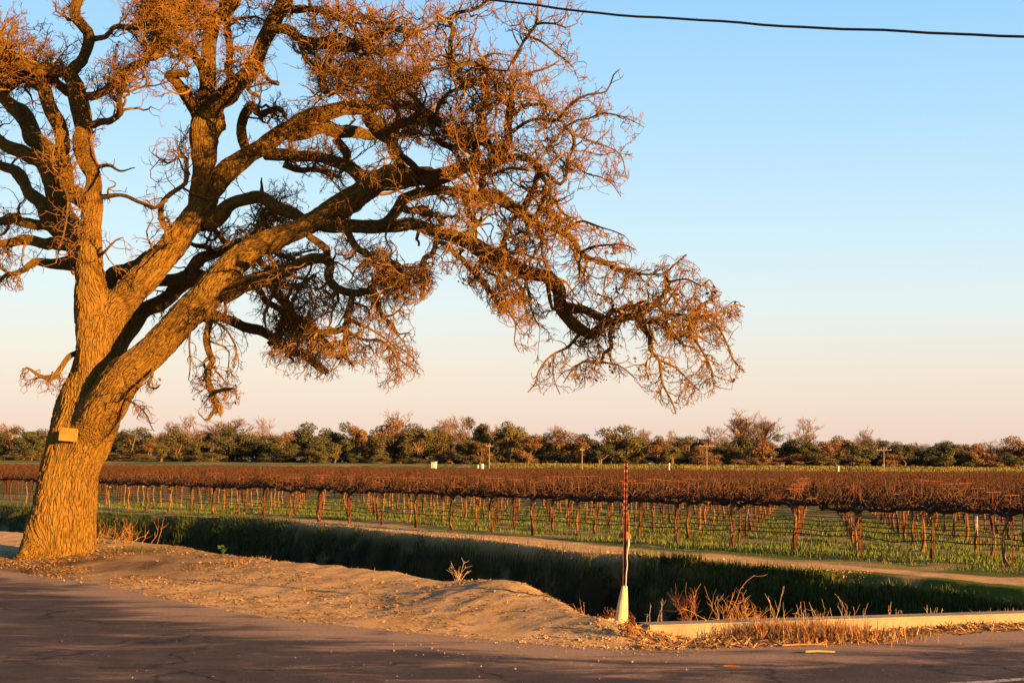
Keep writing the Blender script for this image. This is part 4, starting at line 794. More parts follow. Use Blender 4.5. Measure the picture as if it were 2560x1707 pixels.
def bare(seed, wide, upright=False, nt_=1700):
    g = np.random.default_rng(seed); parts = []; global rng
    c = catmull([(0, 0, -.03, .028), (g.normal()*.02, 0, .2, .02), (g.normal()*.04, g.normal()*.04, .45, .012), (g.normal()*.05, g.normal()*.05, .75, .006)], .05)
    parts.append(tubes(c[None, :, :3], c[None, :, 3], 5)); nA = 26 if upright else 20; j = g.integers(len(c)//5, len(c), nA); P0 = c[j, :3]
    d = nrm(np.c_[g.normal(size=nA), g.normal(size=nA), (2.6 if upright else .9)*np.ones(nA)]); L = g.uniform(.3, .6, nA)*(1-.45*P0[:, 2])*(1 if upright else wide**.5)
    P, r = grow(P0, d, L, 7, np.full(nA, .010), np.full(nA, .003), .16, np.array([0, 0, .10])); pa = tubes(P, r, 4); parts.append(pa)
    p, t_, r_ = spawn_from(P, r, 9, .2); P2, r2 = grow(p, perp_dirs(t_, .8, .7, np.full(len(p), .3)), g.uniform(.08, .2, len(p)), 4, np.full(len(p), .0036), np.full(len(p), .002), .2, np.array([0, 0, .1])); parts_c = [tubes(P2, r2, 3)]
    per = max(1, nt_//len(P2)); p, t_, r_ = spawn_from(P2, r2, per, .2); P3, r3 = grow(p, perp_dirs(t_, .8, .7, np.full(len(p), .25)), g.uniform(.03, .09, len(p)), 3, np.full(len(p), .0022), np.full(len(p), .0014), .25, np.array([0, 0, .05])); parts_c.append(tubes(P3, r3, 3))
    v, f = join_meshes(parts_c); return (v, f, np.repeat(g.random(len(v)//3+1), 3)[:len(v)]), join_meshes(parts)
TREES = {}
def tmpl(kind, wide, copies, fn, **kw):
    for v in range(copies):
        (lv_, lf_, ti), (wv, wf) = fn(900 + 17*v + len(TREES)*31, wide, **kw)
        cm = mesh_np('crown', lv_, lf_, LM[kind.split('_')[0]], False, {'tint': ti}); tm_ = mesh_np('trunk', wv, wf, M['fartrunk']); TREES.setdefault(kind, []).append((cm, tm_))
tmpl('dark', .8, 4, leafy); tmpl('olive', .75, 4, leafy); tmpl('brown', .75, 3, leafy, n=4600); tmpl('bare', .8, 4, bare); tmpl('bare_fan', .7, 2, bare, upright=True)
TD = 430.0; kinds = {'dark': 'dark green evergreen oak', 'olive': 'olive green bushy oak', 'brown': 'brown leaved rounded tree', 'bare': 'bare pinkish grey tree', 'bare_fan': 'bare fan shaped tree'}
LST = [(16, 1062, 70, 'bare', 8), (60, 1072, 62, 'dark', 0), (95, 1075, 60, 'olive', 4), (76, 1120, 40, 'olive', -14), (-20, 1085, 60, 'dark', 5), (125, 1080, 60, 'dark', 12),
 (300, 1085, 60, 'dark', 9), (332, 1071, 78, 'olive', 0), (366, 1108, 48, 'brown', -10), (402, 1105, 36, 'olive', -4), (420, 1068, 40, 'bare', 14), (440, 1068, 52, 'olive', 2), (470, 1055, 52, 'bare', 10), (492, 1100, 50, 'olive', -5), (524, 1092, 54, 'olive', 6),
 (560, 1050, 100, 'bare', 14), (590, 1074, 76, 'dark', 0), (640, 1085, 40, 'olive', 6), (655, 1060, 44, 'bare', 10), (690, 1090, 84, 'dark', -4), (730, 1082, 50, 'bare', 16), (772, 1060, 78, 'dark', 0), (790, 1110, 50, 'dark', -10), (840, 1059, 62, 'dark', 4), (835, 1100, 50, 'olive', -6),
 (892, 1068, 54, 'brown', 0), (945, 1088, 50, 'olive', -3), (975, 1050, 78, 'brown', 10), (1000, 1095, 60, 'dark', 6), (990, 1046, 60, 'bare', 18), (1045, 1062, 80, 'olive', 0), (1095, 1070, 56, 'olive', 4), (1110, 1050, 56, 'bare', 16), (1150, 1057, 56, 'bare', 4), (1160, 1100, 46, 'olive', -6), (1198, 1049, 54, 'olive', 5), (1200, 1104, 50, 'brown', -8), (1236, 1075, 50, 'bare', 8), (1240, 1090, 54, 'dark', 6),
 (1270, 1057, 60, 'olive', 0), (1296, 1070, 50, 'olive', 8), (1322, 1088, 52, 'brown', -3), (1357, 1084, 54, 'dark', 3), (1395, 1067, 38, 'bare', 8), (1427, 1079, 66, 'brown', 0), (1465, 1087, 54, 'olive', 4), (1500, 1100, 50, 'dark', -4), (1540, 1067, 92, 'olive', 0), (1592, 1086, 56, 'olive', 6), (1607, 1076, 38, 'bare', 10), (1645, 1092, 48, 'brown', 0), (1678, 1088, 36, 'bare', 8), (1680, 1112, 40, 'olive', -6),
 (1715, 1092, 66, 'olive', 2), (1755, 1112, 44, 'brown', -4), (1785, 1073, 56, 'bare', 8), (1815, 1107, 58, 'olive', -2), (1857, 1048, 62, 'bare_fan', 14), (1857, 1088, 64, 'dark', 2), (1905, 1056, 56, 'bare_fan', 14), (1910, 1100, 64, 'brown', -6), (1966, 1088, 50, 'dark', 0), (2012, 1062, 58, 'bare', 10), (2015, 1099, 58, 'dark', -3), (2072, 1102, 50, 'brown', 0), (2108, 1092, 54, 'olive', 4), (2160, 1101, 54, 'dark', -2), (2162, 1083, 38, 'bare', 8),
 (2205, 1112, 40, 'brown', 4), (2233, 1104, 60, 'dark', 0), (2290, 1114, 58, 'dark', 0), (2339, 1110, 52, 'dark', 3), (2366, 1105, 56, 'dark', -3), (2405, 1112, 46, 'olive', 4), (2437, 1111, 50, 'brown', 0), (2478, 1109, 56, 'bare', 3), (2515, 1132, 54, 'dark', -8), (2535, 1093, 66, 'brown', 4), (2590, 1105, 60, 'dark', 0)]
rt = random.Random(3); LST.sort(); cnt = {}
tot = {k_: sum(1 for q in LST if q[3] == k_) for k_ in kinds}
def put_tree(x, top, wpx, kind, dz, lab, grp, sink=.04):
    Y = TD + dz*2.2; b = at(x, 1160, Y); gz = float(ground_z(b[0], Y)); tz = at(x, top, Y)[2]; Hh = (tz - gz)*1.12
    o = empty('far_tree' if sink < .1 else 'far_bush', lab, 'tree' if sink < .1 else 'bush', (b[0], Y, gz - sink*Hh), rt.uniform(0, 6.28), grp); cm, tm_ = rt.choice(TREES[kind]); W_ = wpx*(1.75 if kind != 'bare_fan' else 2.6)*Y/FPX
    base_w = .86 if kind in ('dark', 'olive', 'brown') else .8; sc_ = W_/(base_w); o.scale = (max(sc_, Hh*.55), max(sc_, Hh*.55), Hh)
    link('crown', cm, o); link('trunk', tm_, o)
for x, top, wpx, kind, dz in LST:
    cnt[kind] = cnt.get(kind, 0) + 1
    put_tree(x, top, wpx, kind, dz, '%s in the far tree line, %s such from left' % (kinds[kind], ORD(cnt[kind])), 'trees of the far tree line')
for q in range(105):
    x = -40 + q*26 + rt.uniform(-12, 12); base = float(np.interp(x, [0, 800, 1400, 2000, 2560], [1088, 1082, 1094, 1104, 1116])); kind = rt.choice(['dark', 'olive', 'dark', 'brown', 'bare'])
    put_tree(x, base + rt.uniform(-6, 14), rt.uniform(50, 80), kind, rt.uniform(16, 30), 'dim tree standing behind the front of the far tree line', 'trees at the back of the far tree line')
for q in range(100):
    x = -20 + q*26 + rt.uniform(-14, 14); kind = rt.choice(['olive', 'dark', 'brown'])
    put_tree(x, rt.uniform(1116, 1142), rt.uniform(40, 70), kind, rt.uniform(-12, 18), 'low bush growing at the foot of the far tree line', 'bushes under the far tree line', .34)
# grassy levee strip in front of the trees
M['levee'] = blade_mat('levee_grass', (.22, .19, .035), (.32, .25, .05), (.09, .10, .02), .05)
n = 26000; P = np.c_[rng.uniform(-12, 150, n), rng.uniform(350, 374, n)]; P = P[P[:, 0] > (P[:, 1])*(1225-1280)/FPX]
z = ground_z(P[:, 0], P[:, 1]); V, F_, a = blades(np.c_[P, z-.05], rng.uniform(.35, .75, len(P)), rng.uniform(.05, .10, len(P)), np.abs(rng.normal(size=len(P)))*.5)
link('levee_grass', mesh_np('levee_grass', V, F_, M['levee'], False, {'tint': np.repeat(fbm(P[:, 0]*.08, P[:, 1]*.3, 3, 9) + .5, 6)}), kind='stuff', label='band of tall yellow green grass along the levee before the far trees', category='grass')

# ------------------------------------------------------------------ power poles, pump house, standpipes
M['polewood'] = simple('weathered_pole_wood', (.34, .24, .15), .9, .2, 1.5); M['insul'] = simple('grey_insulator', (.4, .38, .35), .4, .1, 3)
PD_ = 340.0
for n_, (x, top, arm, lab) in enumerate([(1223, 1108, .9, 'distant power pole standing near the white pump house'), (1455, 1117, .5, 'distant thin power pole left of the red marker post'), (1767, 1107, 1.9, 'distant power pole with a broad crossarm right of the marker post'), (2210, 1117, 1.9, 'distant power pole with crossarm, farthest right of the poles')]):
    b = at(x, 1165, PD_); gz = float(ground_z(b[0], PD_)); H_ = at(x, top, PD_)[2] - gz; o = empty('power_pole', lab, 'power pole', (b[0], PD_, gz), .12, 'power poles beyond the vineyard')
    c = np.array([(0, 0, -.3, .13), (0, 0, H_*.5, .115), (0, 0, H_, .09)]); V, F_ = tubes(c[None, :, :3], c[None, :, 3], 8); link('pole', mesh_np('pole', V, F_, M['polewood']), o)
    V, F_ = box(0, -.15, H_-.75, arm*2, .10, .11); link('crossarm', mesh_np('crossarm', V, F_, M['polewood'], False), o)
    for sx_ in (-.9, -.35, .35, .9):
        V, F_ = box(sx_*arm, -.15, H_-.56, .12, .12, .24); link('insulator', mesh_np('insulator', V, F_, M['insul'], False), o)
t = NT('white_painted_boards'); t.col((.62, .58, .44), 1.0); M['shed'] = t.m; M['white'] = simple('white_pipe_paint', (.85, .82, .72), .5, .08, 3); M['shedroof'] = simple('pale_metal_roof', (.6, .56, .45), .6, .1, 2)
Y = 325.0; p0 = at(1085, 1160, Y); gz = float(ground_z(p0[0], Y)); tz = at(1085, 1153, Y)[2] - gz
o = empty('pump_house', 'small cream pump house at the far edge of the vineyard', 'shed', (p0[0], Y, gz), R(-24))
V, F_ = box(0, 0, tz*.47, 1.0, .95, tz*.94); link('wall', mesh_np('wall', V, F_, M['shed'], False), o)
V, F_ = box(0, 0, tz*.97, 1.2, 1.15, .1); link('roof', mesh_np('roof', V, F_, M['shedroof'], False), o)
V, F_ = box(.1, -.485, tz*.4, .5, .04, tz*.7); link('door', mesh_np('door', V, F_, M['shed'], False), o)
for x, top, r_, lab, cat in [(1206, 1158, .38, 'small white tank by the distant power pole left of centre', 'tank'), (1195, 1161, .14, 'thin white pipe beside the small white tank', 'pipe')]:
    b = at(x, 1163, 334); gz = float(ground_z(b[0], 334)); H_ = at(x, top, 334)[2]-gz; c = np.array([(0, 0, -.1, r_), (0, 0, H_*.9, r_), (0, 0, H_*.97, r_*.8), (0, 0, H_, r_*.1)]); V, F_ = tubes(c[None, :, :3], c[None, :, 3], 10); link('white_tank' if cat == 'tank' else 'white_pipe', mesh_np('tank', V, F_, M['white']), None, (b[0], 334, gz), label=lab, category=cat)
b = at(2096, 1170, 300); gz = float(ground_z(b[0], 300)); H_ = at(2096, 1164, 300)[2]-gz; c = np.array([(0, 0, -.1, .18), (0, 0, H_-.05, .18), (0, 0, H_, .05)]); V, F_ = tubes(c[None, :, :3], c[None, :, 3], 10); link('standpipe', mesh_np('standpipe', V, F_, M['white']), None, (b[0], 300, gz), label='plain white standpipe at the vineyard edge on the right', category='standpipe')
b = at(1673, 1165, 318); gz = float(ground_z(b[0], 318)); H_ = at(1673, 1157, 318)[2]-gz; o = empty('valve_post', 'white valve post with rounded cap at the vineyard edge right of the marker post', 'valve', (b[0], 318, gz))
c = np.array([(0, 0, -.1, .13), (0, 0, H_*.8, .13)]); V, F_ = tubes(c[None, :, :3], c[None, :, 3], 10); link('pipe', mesh_np('pipe', V, F_, M['white']), o)
c = np.array([(0, 0, H_*.8, .1), (0, 0, H_*.85, .24), (0, 0, H_*.97, .22), (0, 0, H_, .04)]); V, F_ = tubes(c[None, :, :3], c[None, :, 3], 10); link('cap', mesh_np('cap', V, F_, M['white']), o)
b = vine_xy(2, 0); p0 = gp(2440, 1340); p0 = at(2440, 1300, 38.0); gz = float(ground_z(p0[0], 38)); c = np.array([(0, 0, -.05, .045), (.02, 0, .4, .045), (.03, 0, .72, .04)]); V, F_ = tubes(c[None, :, :3], c[None, :, 3], 9); link('vine_guard', mesh_np('vine_guard', V, F_, M['white']), None, (p0[0], 38, gz), label='white plastic vine guard tube standing among the rows on the right', category='vine guard')

# ------------------------------------------------------------------ overhead wire
M['wire'] = simple('black_cable', (.012, .011, .011), .6, .2, 4)
W = [(1230, -1), (1345, 15), (1459, 30), (1700, 48), (1960, 65), (2260, 80), (2560, 91)]; ws = np.array([np.r_[at(x, y, 19.0 - (x-1230)/1330*3.0), .0165] for x, y in W])
wc = catmull(ws, .25); e0 = wc[0] - (wc[6]-wc[0])*np.linspace(14, .2, 60)[:, None]/1.5; e1 = wc[-1] + (wc[-1]-wc[-7])*np.linspace(.2, 14, 60)[:, None]/1.5
wp = np.vstack([e0, wc, e1])[:, :3]; xx = wp[:, 0]; wp[:, 2] += .007*np.sin(xx*3.1) + .004*np.sin(xx*7.3)
V, F_ = tubes(wp[None], np.full((1, len(xx)), .0165), 8); link('overhead_cable', mesh_np('overhead_cable', V, F_, M['wire']), label='black overhead cable crossing the blue sky at the top right', category='cable')

# ------------------------------------------------------------------ concrete headwall
t = NT('old_concrete'); p = t.objc(); c = t.mix(t.ramp(t.noise(p, 2.2, 6), .35, .65), (.19, .155, .10), (.26, .215, .14)); c = t.mix(t.ramp(t.noise(p, 11, 6, .7), .5, .75, 0, .5), c, (.27, .21, .14)); t.col(c, 1.0); t.bump(t.noise(p, 50, 5), .4, .01); M['concrete'] = t.m
hl = 9.4; hz = .15; hc = HW0 + HWD*hl/2 + HWN*.16
hw = bm_box('headwall', M['concrete'], (hl, .32, 2.3), .018, 2, None, (hc[0], hc[1], hz - 1.15), (0, 0, math.atan2(HWD[1], HWD[0])), label='long low pale concrete headwall closing the end of the ditch', category='headwall')

# ------------------------------------------------------------------ marker post in its white cone
cb = gp(1551, 1571); mk = empty('marker_post', 'red and white banded marker post rising from a white cone at the ditch end', 'marker post', (cb[0], cb[1], -.02)); q_ = cb[1]/FPX
t = NT('white_cone_paint'); p = t.objc(); c = t.mix(t.ramp(t.noise(p, 9, 5), .4, .7), (.56, .43, .22), (.46, .34, .17)); c = t.mix(t.ramp(t.noise(p, 35, 5), .62, .72, 0, .6), c, (.25, .19, .12)); t.col(c, 1.0); t.b.inputs['Roughness'].default_value = .55; M['cone'] = t.m
c = []; hcone = 108*q_
for u in np.linspace(0, 1, 14): c.append((10*q_*u, 0, hcone*u, (17.5 - 1.0*u - 9.5*u**1.6)*q_*(1 if u > .02 else 1.04)))
c.append((10*q_, 0, hcone + .012, 4.5*q_)); c.append((10*q_, 0, hcone + .016, .5*q_)); c = np.array(c); V, F_ = tubes(c[None, :, :3], c[None, :, 3], 28); link('cone_base', mesh_np('cone_base', V, F_, M['cone']), mk)
t = NT('worn_banded_paint'); p = t.objc(); sp = t.n('SeparateXYZ'); t.l(p, sp.inputs[0]); zf = sp.outputs['Z']
red = t.mix(t.ramp(t.noise(p, 20, 4), .4, .6), (.13, .022, .012), (.20, .045, .02))
band = t.math('FRACT', t.math('MULTIPLY', zf, 14.0)); isw = t.math('MULTIPLY', t.math('GREATER_THAN', band, .52), t.ramp(zf, 1.15, 1.45)); chips = t.ramp(t.noise(p, 55, 3, .8), .48, .56)
t.col(t.mix(t.math('MULTIPLY', isw, chips), red, (.52, .44, .35)), 1.0); t.b.inputs['Roughness'].default_value = .6; M['band'] = t.m
ph = (1468 - 1166)*q_; bx0 = 9*q_; lean = (1562-1558)*q_
parts = []
for dx, dy, sx_, sy_ in ((0, .012, .026, .006), (-.0145, -.004, .006, .032), (.0145, -.004, .006, .032)):
    parts.append(box(bx0 + dx, dy, hcone - .06 + ph/2, sx_, sy_, ph + .12))
V, F_ = join_meshes(parts); V[:, 0] += (V[:, 2]-hcone)*lean/ph; link('channel_post', mesh_np('channel_post', V, F_, M['band'], False), mk)
M['hole'] = simple('dark_bolt', (.03, .02, .015), .6, .2, 5)
for u in np.linspace(.05, .62, 15):
    V, F_ = box(bx0 + u*lean, .007, hcone + u*ph, .010, .006, .014); link('bolt_hole', mesh_np('bolt_hole', V, F_, M['hole'], False), mk)
M['refl'] = simple('faded_orange_plastic', (.42, .17, .07), .6, .2, 10)
V = []; zc = (1571-1346)*q_ + .0
ang = np.linspace(math.pi, 0, 15); pr = [(16*q_*math.cos(a), 17*q_*math.sin(a)**.8 if math.sin(a) > 0 else 0) for a in ang]; nv_ = len(pr)
front_ = [(bx0 + .012 + x, .028, zc + z) for x, z in pr]; back_ = [(x, .04, z) for x, _, z in front_]; bm = bmesh.new(); fv = [bm.verts.new(v) for v in front_]; bv = [bm.verts.new(v) for v in back_]
bm.faces.new(fv); bm.faces.new(bv[::-1])
for i in range(nv_): bm.faces.new([fv[i], fv[(i+1) % nv_], bv[(i+1) % nv_], bv[i]])
bmesh.ops.recalc_face_normals(bm, faces=bm.faces); me = bpy.data.meshes.new('reflector'); bm.to_mesh(me); bm.free(); me.materials.append(M['refl']); link('reflector', me, mk)
M['strap'] = simple('white_plastic_strap', (.70, .66, .60), .5, .1, 8)
c = [(1570.5, 1346, 1.5), (1571, 1350, 5), (1570, 1362, 5.5), (1568.5, 1372, 3.5), (1566, 1390, 2.8), (1567, 1410, 2.6), (1564.5, 1435, 2.6), (1563.5, 1468, 2.6)]
c = catmull([((x-1551)*q_, -.035, (1571-y)*q_, w_*q_*.5) for x, y, w_ in c][::-1], .02); V, F_ = tubes(c[None, :, :3], c[None, :, 3], 7); link('strap', mesh_np('strap', V, F_, M['strap']), mk)

# ------------------------------------------------------------------ dry weeds
M['dry'] = simple('dry_stem', (.48, .24, .075), .9, .3, 6); M['red'] = simple('reddish_dry_stem', (.36, .13, .05), .9, .3, 6); M['palestem'] = simple('pale_dry_stalk', (.58, .39, .21), .9, .25, 6)
def settle(px, py, z=None):
    zz = .12 if z is None else z; b = gp(px, py, max(zz, 0))
    if z is None:
        for _ in range(5):
            zz = max(float(ground_z(b[0], b[1])), -.12); b = gp(px, py, zz)
    return b, zz
def plant(name, px, py, n, h, spread, mat, lab, cat, side=3, r0=.005, lean=.5, z=None, gn=.12, leaf=0, group=None):
    b, zz = settle(px, py, z); o = empty(name, lab, cat, (b[0], b[1], zz), 0, group)
    P0 = np.c_[rng.normal(size=n)*spread, rng.normal(size=n)*spread*.6, np.full(n, -.03)]; d = np.c_[rng.normal(size=n)*lean, rng.normal(size=n)*lean, np.ones(n)]; L = rng.uniform(.5, 1.05, n)*h
    P, r = grow(P0, d, L, 7, np.full(n, r0), np.full(n, r0*.5), gn, np.zeros(3)); parts = [tubes(P, r, 4)]
    if side:
        p, t_, r_ = spawn_from(P, r, side, .35); P2, r2 = grow(p, perp_dirs(t_, .8, .8, np.full(len(p), .2)), rng.uniform(.08, .35, len(p))*h, 4, np.full(len(p), r0*.6), np.full(len(p), r0*.35), .2, np.zeros(3)); parts.append(tubes(P2, r2, 3))
    V, F_ = join_meshes(parts); link('stems', mesh_np('stems', V, F_, mat), o, kind='stuff')
    if leaf:
        tp = P[rng.integers(0, n, leaf), rng.integers(3, 7, leaf)] + rng.normal(size=(leaf, 3))*.02; v, f = leaf_cards(tp, rng.uniform(.02, .045, leaf)); link('leaves', mesh_np('leaves', v, f, M['deadleaf'], False), o, kind='stuff')
    return o
def tuft(name, px, py, n, h, spread, lab, z=None, mat='straw', cat='grass tuft', lean=.85, dy=.5):
    b, zz = settle(px, py, z); o = empty(name, lab, cat, (b[0], b[1], zz))
    P = np.c_[rng.normal(size=n)*spread, rng.normal(size=n)*spread*dy, np.full(n, -.03)]; V, F_, a = blades(P, rng.uniform(.35, 1.0, n)*h, rng.uniform(.003, .007, n), np.abs(rng.normal(size=n))*lean); link('blades', mesh_np('blades', V, F_, M[mat], False, {'tint': a}), o, kind='stuff'); return o
tuft('dry_grass_clump', 2026, 1598, 2600, .27, .42, 'big matted clump of dry orange grass before the headwall'); plant('matted_stems', 2026, 1596, 110, .34, .36, M['dry'], 'matted bent stems tangled through the big dry grass clump', 'stems', 3, .0032, 1.6, None, .3); plant('matted_stems', 1880, 1588, 40, .34, .2, M['red'], 'reddish bent stems tangled through the smaller dry tuft at the headwall', 'stems', 3, .0032, 1.1, None, .3); plant('dry_stalks', 2050, 1586, 46, .42, .28, M['palestem'], 'pale upright stalks sticking out of the big dry grass clump', 'stalks', 1, .0035, .18)
tuft('dry_grass_clump', 1880, 1586, 700, .25, .22, 'smaller tuft of dry grass against the headwall face left of the big clump')
plant('dry_weed', 1855, 1562, 34, .42, .13, M['dry'], 'dry stalky weed rising behind the headwall left of the big clump', 'weed', 4, .0045, .35, .0)
plant('tall_dry_weed', 1720, 1562, 11, .60, .03, M['red'], 'tall reddish dry weed standing in the ditch behind the headwall', 'weed', 7, .0035, .09, -.08, .10, 50)
plant('fallen_weed', 1780, 1562, 10, .75, .22, M['dry'], 'tangle of bent dry stems lying along the back of the headwall', 'weed', 3, .004, 1.6, .02, .2)
for i, (x, h_, lab) in enumerate([(1658, .34, 'forked pale stalk behind the left end of the headwall'), (1616, .26, 'thin pale stalk just right of the marker cone'), (1640, .2, 'short pale stalk between the cone and the forked stalk'), (1790, .42, 'tall thin stalk leaning left behind the headwall'), (1940, .5, 'slender curved stalk left of the big dry grass clump'), (2300, .22, 'little group of pale stalks behind the right of the headwall')]):
    plant('dry_stalk', x, 1558 if x < 2200 else 1548, 2 if x < 2200 else 16, h_, .02 if x < 2200 else .5, M['palestem'], lab, 'stalk', 2, .004, .15, .02, .08)
plant('brown_weed', 1530, 1556, 14, .24, .06, M['red'], 'curled brown weed beside the left of the marker cone', 'weed', 5, .005, .4, None, .25, 110)
plant('brown_weed', 1582, 1580, 12, .24, .05, M['red'], 'small brown weed at the foot of the marker cone on its right', 'weed', 5, .004, .5, None, .2, 40)
plant('twiggy_bush', 1148, 1462, 9, .42, .05, M['palestem'], 'leafless twiggy bush on the near lip of the ditch', 'bush', 4, .006, .7, None, .14)
plant('twiggy_bush', 1455, 1528, 5, .2, .05, M['dry'], 'small dry sprig on the sandy lip left of the marker cone', 'bush', 3, .004, .6)
plant('trunk_weed', 285, 1364, 34, .62, .28, M['dry'], 'tangle of dry stems growing beside the oak trunk on its right', 'weed', 5, .006, .8, None, .2); plant('trunk_weed', 312, 1362, 5, .85, .03, M['red'], 'tall red dry weed standing in the tangle beside the oak', 'weed', 6, .006, .1)
tuft('green_tuft', 345, 1374, 160, .14, .3, 'small green grass tuft at the right of the oak roots', None, 'bankgrass')
tuft('dry_grass_clump', 2530, 1560, 320, .26, .3, 'dry grass clump at the right edge of the picture by the road')
for i, x in enumerate((640, 590, 870)): tuft('dry_grass_clump', x, 1398 + i*6 if x != 870 else 1425, 60, .13, .18, ['sparse dry blades on the ditch lip, middle of three', 'sparse dry blades on the ditch lip, leftmost of three', 'sparse dry blades on the ditch lip, rightmost of three'][i])
# broad leaved weed on the far bank
b = gp(530, 1330); M['broad'] = blade_mat('broad_weed_leaf', (.06, .13, .015), (.10, .17, .02)); o = empty('broadleaf_weed', 'light green broad leaved weed on the dark far bank of the ditch', 'weed', (b[0]*1.02, b[1]*1.06, -.72))
for i in range(11):
    a = i*2.4; L = rng.uniform(.16, .3); pts = np.array([(0, 0, 0), (.35*L, 0, .5*L), (.75*L, 0, .85*L), (L, 0, .8*L)]); wd_ = np.array([.01, .05, .045, .003]); V = np.vstack([np.c_[pts[:, 0], s2*wd_, pts[:, 2]] for s2 in (-1, 1)]); ca, sa = math.cos(a), math.sin(a)
    V = np.c_[V[:, 0]*ca - V[:, 1]*sa, V[:, 0]*sa + V[:, 1]*ca, V[:, 2]]; F_ = np.array([[q, q+1, q+5, q+4] for q in range(3)]); link('leaf', mesh_np('leaf', V, F_, M['broad'], True, {'tint': np.full(8, .3)}), o)

# ------------------------------------------------------------------ litter, straw, gravel
def verge_pts(n, x0, x1, extra, thick):
    x = rng.uniform(x0, x1, n); y = road_edge(x) + extra + rng.random(n)*thick; return np.c_[x, y]
def flat_cards(P2, L, Wd, dz=.006, tilt=.35):
    n = len(P2); z = ground_z(P2[:, 0], P2[:, 1]); z = np.where(P2[:, 1] < road_edge(P2[:, 0]) + .1, np.maximum(z, .01), z) + dz; a = rng.uniform(0, 6.28, n); d = np.c_[np.cos(a), np.sin(a), rng.normal(size=n)*tilt]*L[:, None]*.5; s_ = np.c_[-np.sin(a), np.cos(a), rng.normal(size=n)*tilt*1.5]*Wd[:, None]*.5
    c = np.c_[P2, z + L*.12*tilt]; v = np.stack([c-d-s_*.4, c-d*.1+s_, c+d+s_*.3, c+d*.1-s_], 1).reshape(-1, 3); return v, np.arange(4*n).reshape(n, 4), np.repeat(rng.random(n), 4)
t = NT('fallen_oak_leaf'); t.col(t.mix(t.attr('tint'), (.10, .055, .022), (.32, .19, .075)), 1.0); M['fallen'] = t.m
t = NT('straw_bits'); t.col(t.mix(t.attr('tint'), (.13, .065, .025), (.42, .26, .11)), 1.0); M['bits'] = t.m
P = np.vstack([np.c_[TREE_XY[0] + rng.normal(size=14000)*2.7 + .9, TREE_XY[1] - 1.7 + rng.normal(size=14000)*1.5], verge_pts(9000, -9, 1, .1, 4.5)]); cl = fbm(P[:, 0]*1.2, P[:, 1]*1.2, 3, 71); s_, t_ = st(P)
P = P[(rng.random(len(P)) < sstep(-.3, .2, cl)) & (P[:, 1] > road_edge(P[:, 0]) - .2) & (t_ < np.interp(s_, NEAR_S, NEAR_T) + .3)]; v, f, a = flat_cards(P, rng.uniform(.025, .07, len(P)), rng.uniform(.01, .026, len(P)))
link('fallen_leaves', mesh_np('fallen_leaves', v, f, M['fallen'], False, {'tint': a}), kind='stuff', label='brown oak leaf litter scattered over the sandy verge below the tree', category='leaf litter')
P = verge_pts(15000, 1.2, 9, .05, 3.0); hd = (P[:, 0]-HW0[0])*HWN[0] + (P[:, 1]-HW0[1])*HWN[1]; P = P[(hd < -.02) & (rng.random(len(P)) < .35 + .65*sstep(-.3, .2, fbm(P[:, 0]*1.3, P[:, 1]*1.6, 3, 73)))]; v, f, a = flat_cards(P, rng.uniform(.05, .2, len(P)), rng.uniform(.006, .022, len(P)), .008, .5)
link('straw_litter', mesh_np('straw_litter', v, f, M['bits'], False, {'tint': a}), kind='stuff', label='dry straw and chaff covering the roadside strip before the headwall', category='straw')
def stones(P2, size, sink=.3):
    n = len(P2); z = ground_z(P2[:, 0], P2[:, 1]); onroad = P2[:, 1] < road_edge(P2[:, 0]) + .15; z = np.where(onroad, np.maximum(z, .008), z)
    base = np.array([(1, 0, 0), (0, 1, 0), (-1, 0, 0), (0, -1, 0), (0, 0, .8), (0, 0, -.8)], float); V = base[None]*rng.uniform(.55, 1.2, (n, 6, 1)); a = rng.uniform(0, 6.28, n); ca, sa = np.cos(a)[:, None], np.sin(a)[:, None]
    V = np.stack([V[..., 0]*ca - V[..., 1]*sa, V[..., 0]*sa + V[..., 1]*ca, V[..., 2]], -1)*size[:, None, None]*.5 + np.c_[P2, z + size*(.5-sink)*.8][:, None]
    f = np.array([(0, 1, 4), (1, 2, 4), (2, 3, 4), (3, 0, 4), (1, 0, 5), (2, 1, 5), (3, 2, 5), (0, 3, 5)]); return V.reshape(-1, 3), (f[None] + (np.arange(n)*6)[:, None, None]).reshape(-1, 3)
M['stone'] = simple('pale_gravel', (.36, .27, .18), .9, .45, 9)
P = np.vstack([verge_pts(22000, -8.5, 1.6, -.1, 4.5), verge_pts(5000, 1, 8, -.4, 2.0), np.c_[rng.normal(size=8000)*1.0 + gp(1250, 1530)[0], rng.normal(size=8000)*1.4 + gp(1250, 1535)[1]]]); s_, t_ = st(P); hd = (P[:, 0]-HW0[0])*HWN[0] + (P[:, 1]-HW0[1])*HWN[1]
P = P[(t_ < np.interp(s_, NEAR_S, NEAR_T) + .4) & (hd < .3) & (rng.random(len(P)) < .25 + .75*sstep(-.1, .35, fbm(P[:, 0]*.9, P[:, 1]*.9, 3, 75)))]
v, f = stones(P, rng.lognormal(-4.35, .5, len(P))); link('gravel', mesh_np('gravel', v, f, M['stone'], False), kind='stuff', label='loose gravel strewn over the sandy roadside verge', category='gravel')
M['clod'] = simple('sandy_clods', (.62, .40, .19), .95, .3, 9)
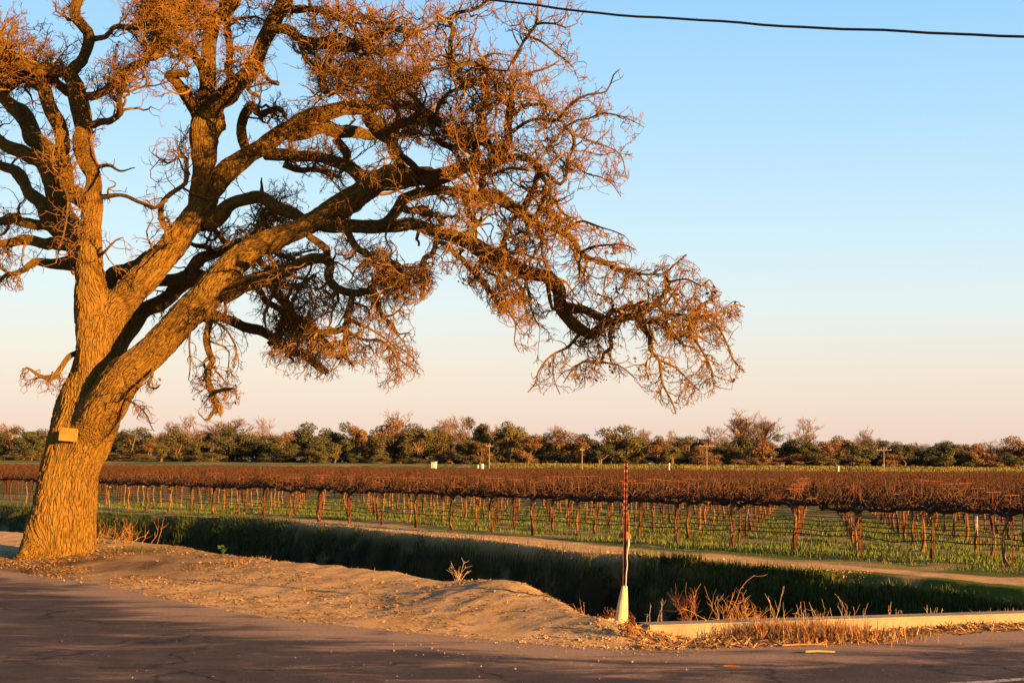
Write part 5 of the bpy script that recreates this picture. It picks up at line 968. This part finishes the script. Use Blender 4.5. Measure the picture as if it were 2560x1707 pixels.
P = np.vstack([verge_pts(42000, -9, 2.0, .05, 5.0), np.c_[rng.normal(size=9000)*1.2 + gp(1230, 1530)[0], rng.normal(size=9000)*1.5 + gp(1250, 1525)[1]]]); s_, t_ = st(P); hd = (P[:, 0]-HW0[0])*HWN[0] + (P[:, 1]-HW0[1])*HWN[1]
P1 = P[(t_ < np.interp(s_, NEAR_S, NEAR_T) + .3) & (hd < .25) & (rng.random(len(P)) < .15 + .85*sstep(-.15, .3, fbm(P[:, 0]*.7 + 9, P[:, 1]*.8, 4, 175)))]
s_ = rng.uniform(-46, -15, 9000); o_ = rng.exponential(.35, len(s_)) - .12; tf0 = np.interp(s_, FAR_S, FAR_T) + .3*fbm(s_*.45, np.interp(s_, FAR_S, FAR_T)*.15, 3, 6) + o_; P2 = inview(np.c_[s_*UU[0] + tf0*NN[0], s_*UU[1] + tf0*NN[1]])
P = np.vstack([P1, P2]); v, f = stones(P, rng.lognormal(-4.25, .5, len(P)), .35); link('soil_clods', mesh_np('soil_clods', v, f, M['clod'], False), kind='stuff', label='small crumbled clods of sandy soil on the verge and track edge', category='soil clods')
P = np.c_[rng.uniform(-8, 7, 1500), rng.uniform(10, 16.5, 1500)]; P = P[P[:, 1] < road_edge(P[:, 0])]; v, f = stones(P, rng.lognormal(-5.1, .4, len(P))); link('road_grit', mesh_np('road_grit', v, f, M['stone'], False), kind='stuff', label='small stones and grit lying on the asphalt road', category='grit')
def stick(px, py, L, rz, lab, mat, th=.012):
    b = gp(px, py); c = catmull([(-L/2, 0, th, th), (-L*.1, .01, th*1.3, th*1.1), (L/2, -.01, th, th*.7)], .04); V, F_ = tubes(c[None, :, :3], c[None, :, 3], 6); o = link('stick', mesh_np('stick', V, F_, mat), None, (b[0], b[1], .012), label=lab, category='stick'); o.rotation_euler = (0, 0, rz)
stick(2050, 1634, .30, .05, 'pale straight stick lying on the road edge before the big grass clump', M['palestem']); stick(2010, 1616, .5, .25, 'long dry stem lying in the straw under the big grass clump', M['dry'], .01); stick(1830, 1670, .16, -.1, 'dark twig lying on the asphalt right of centre', M['red'], .009)
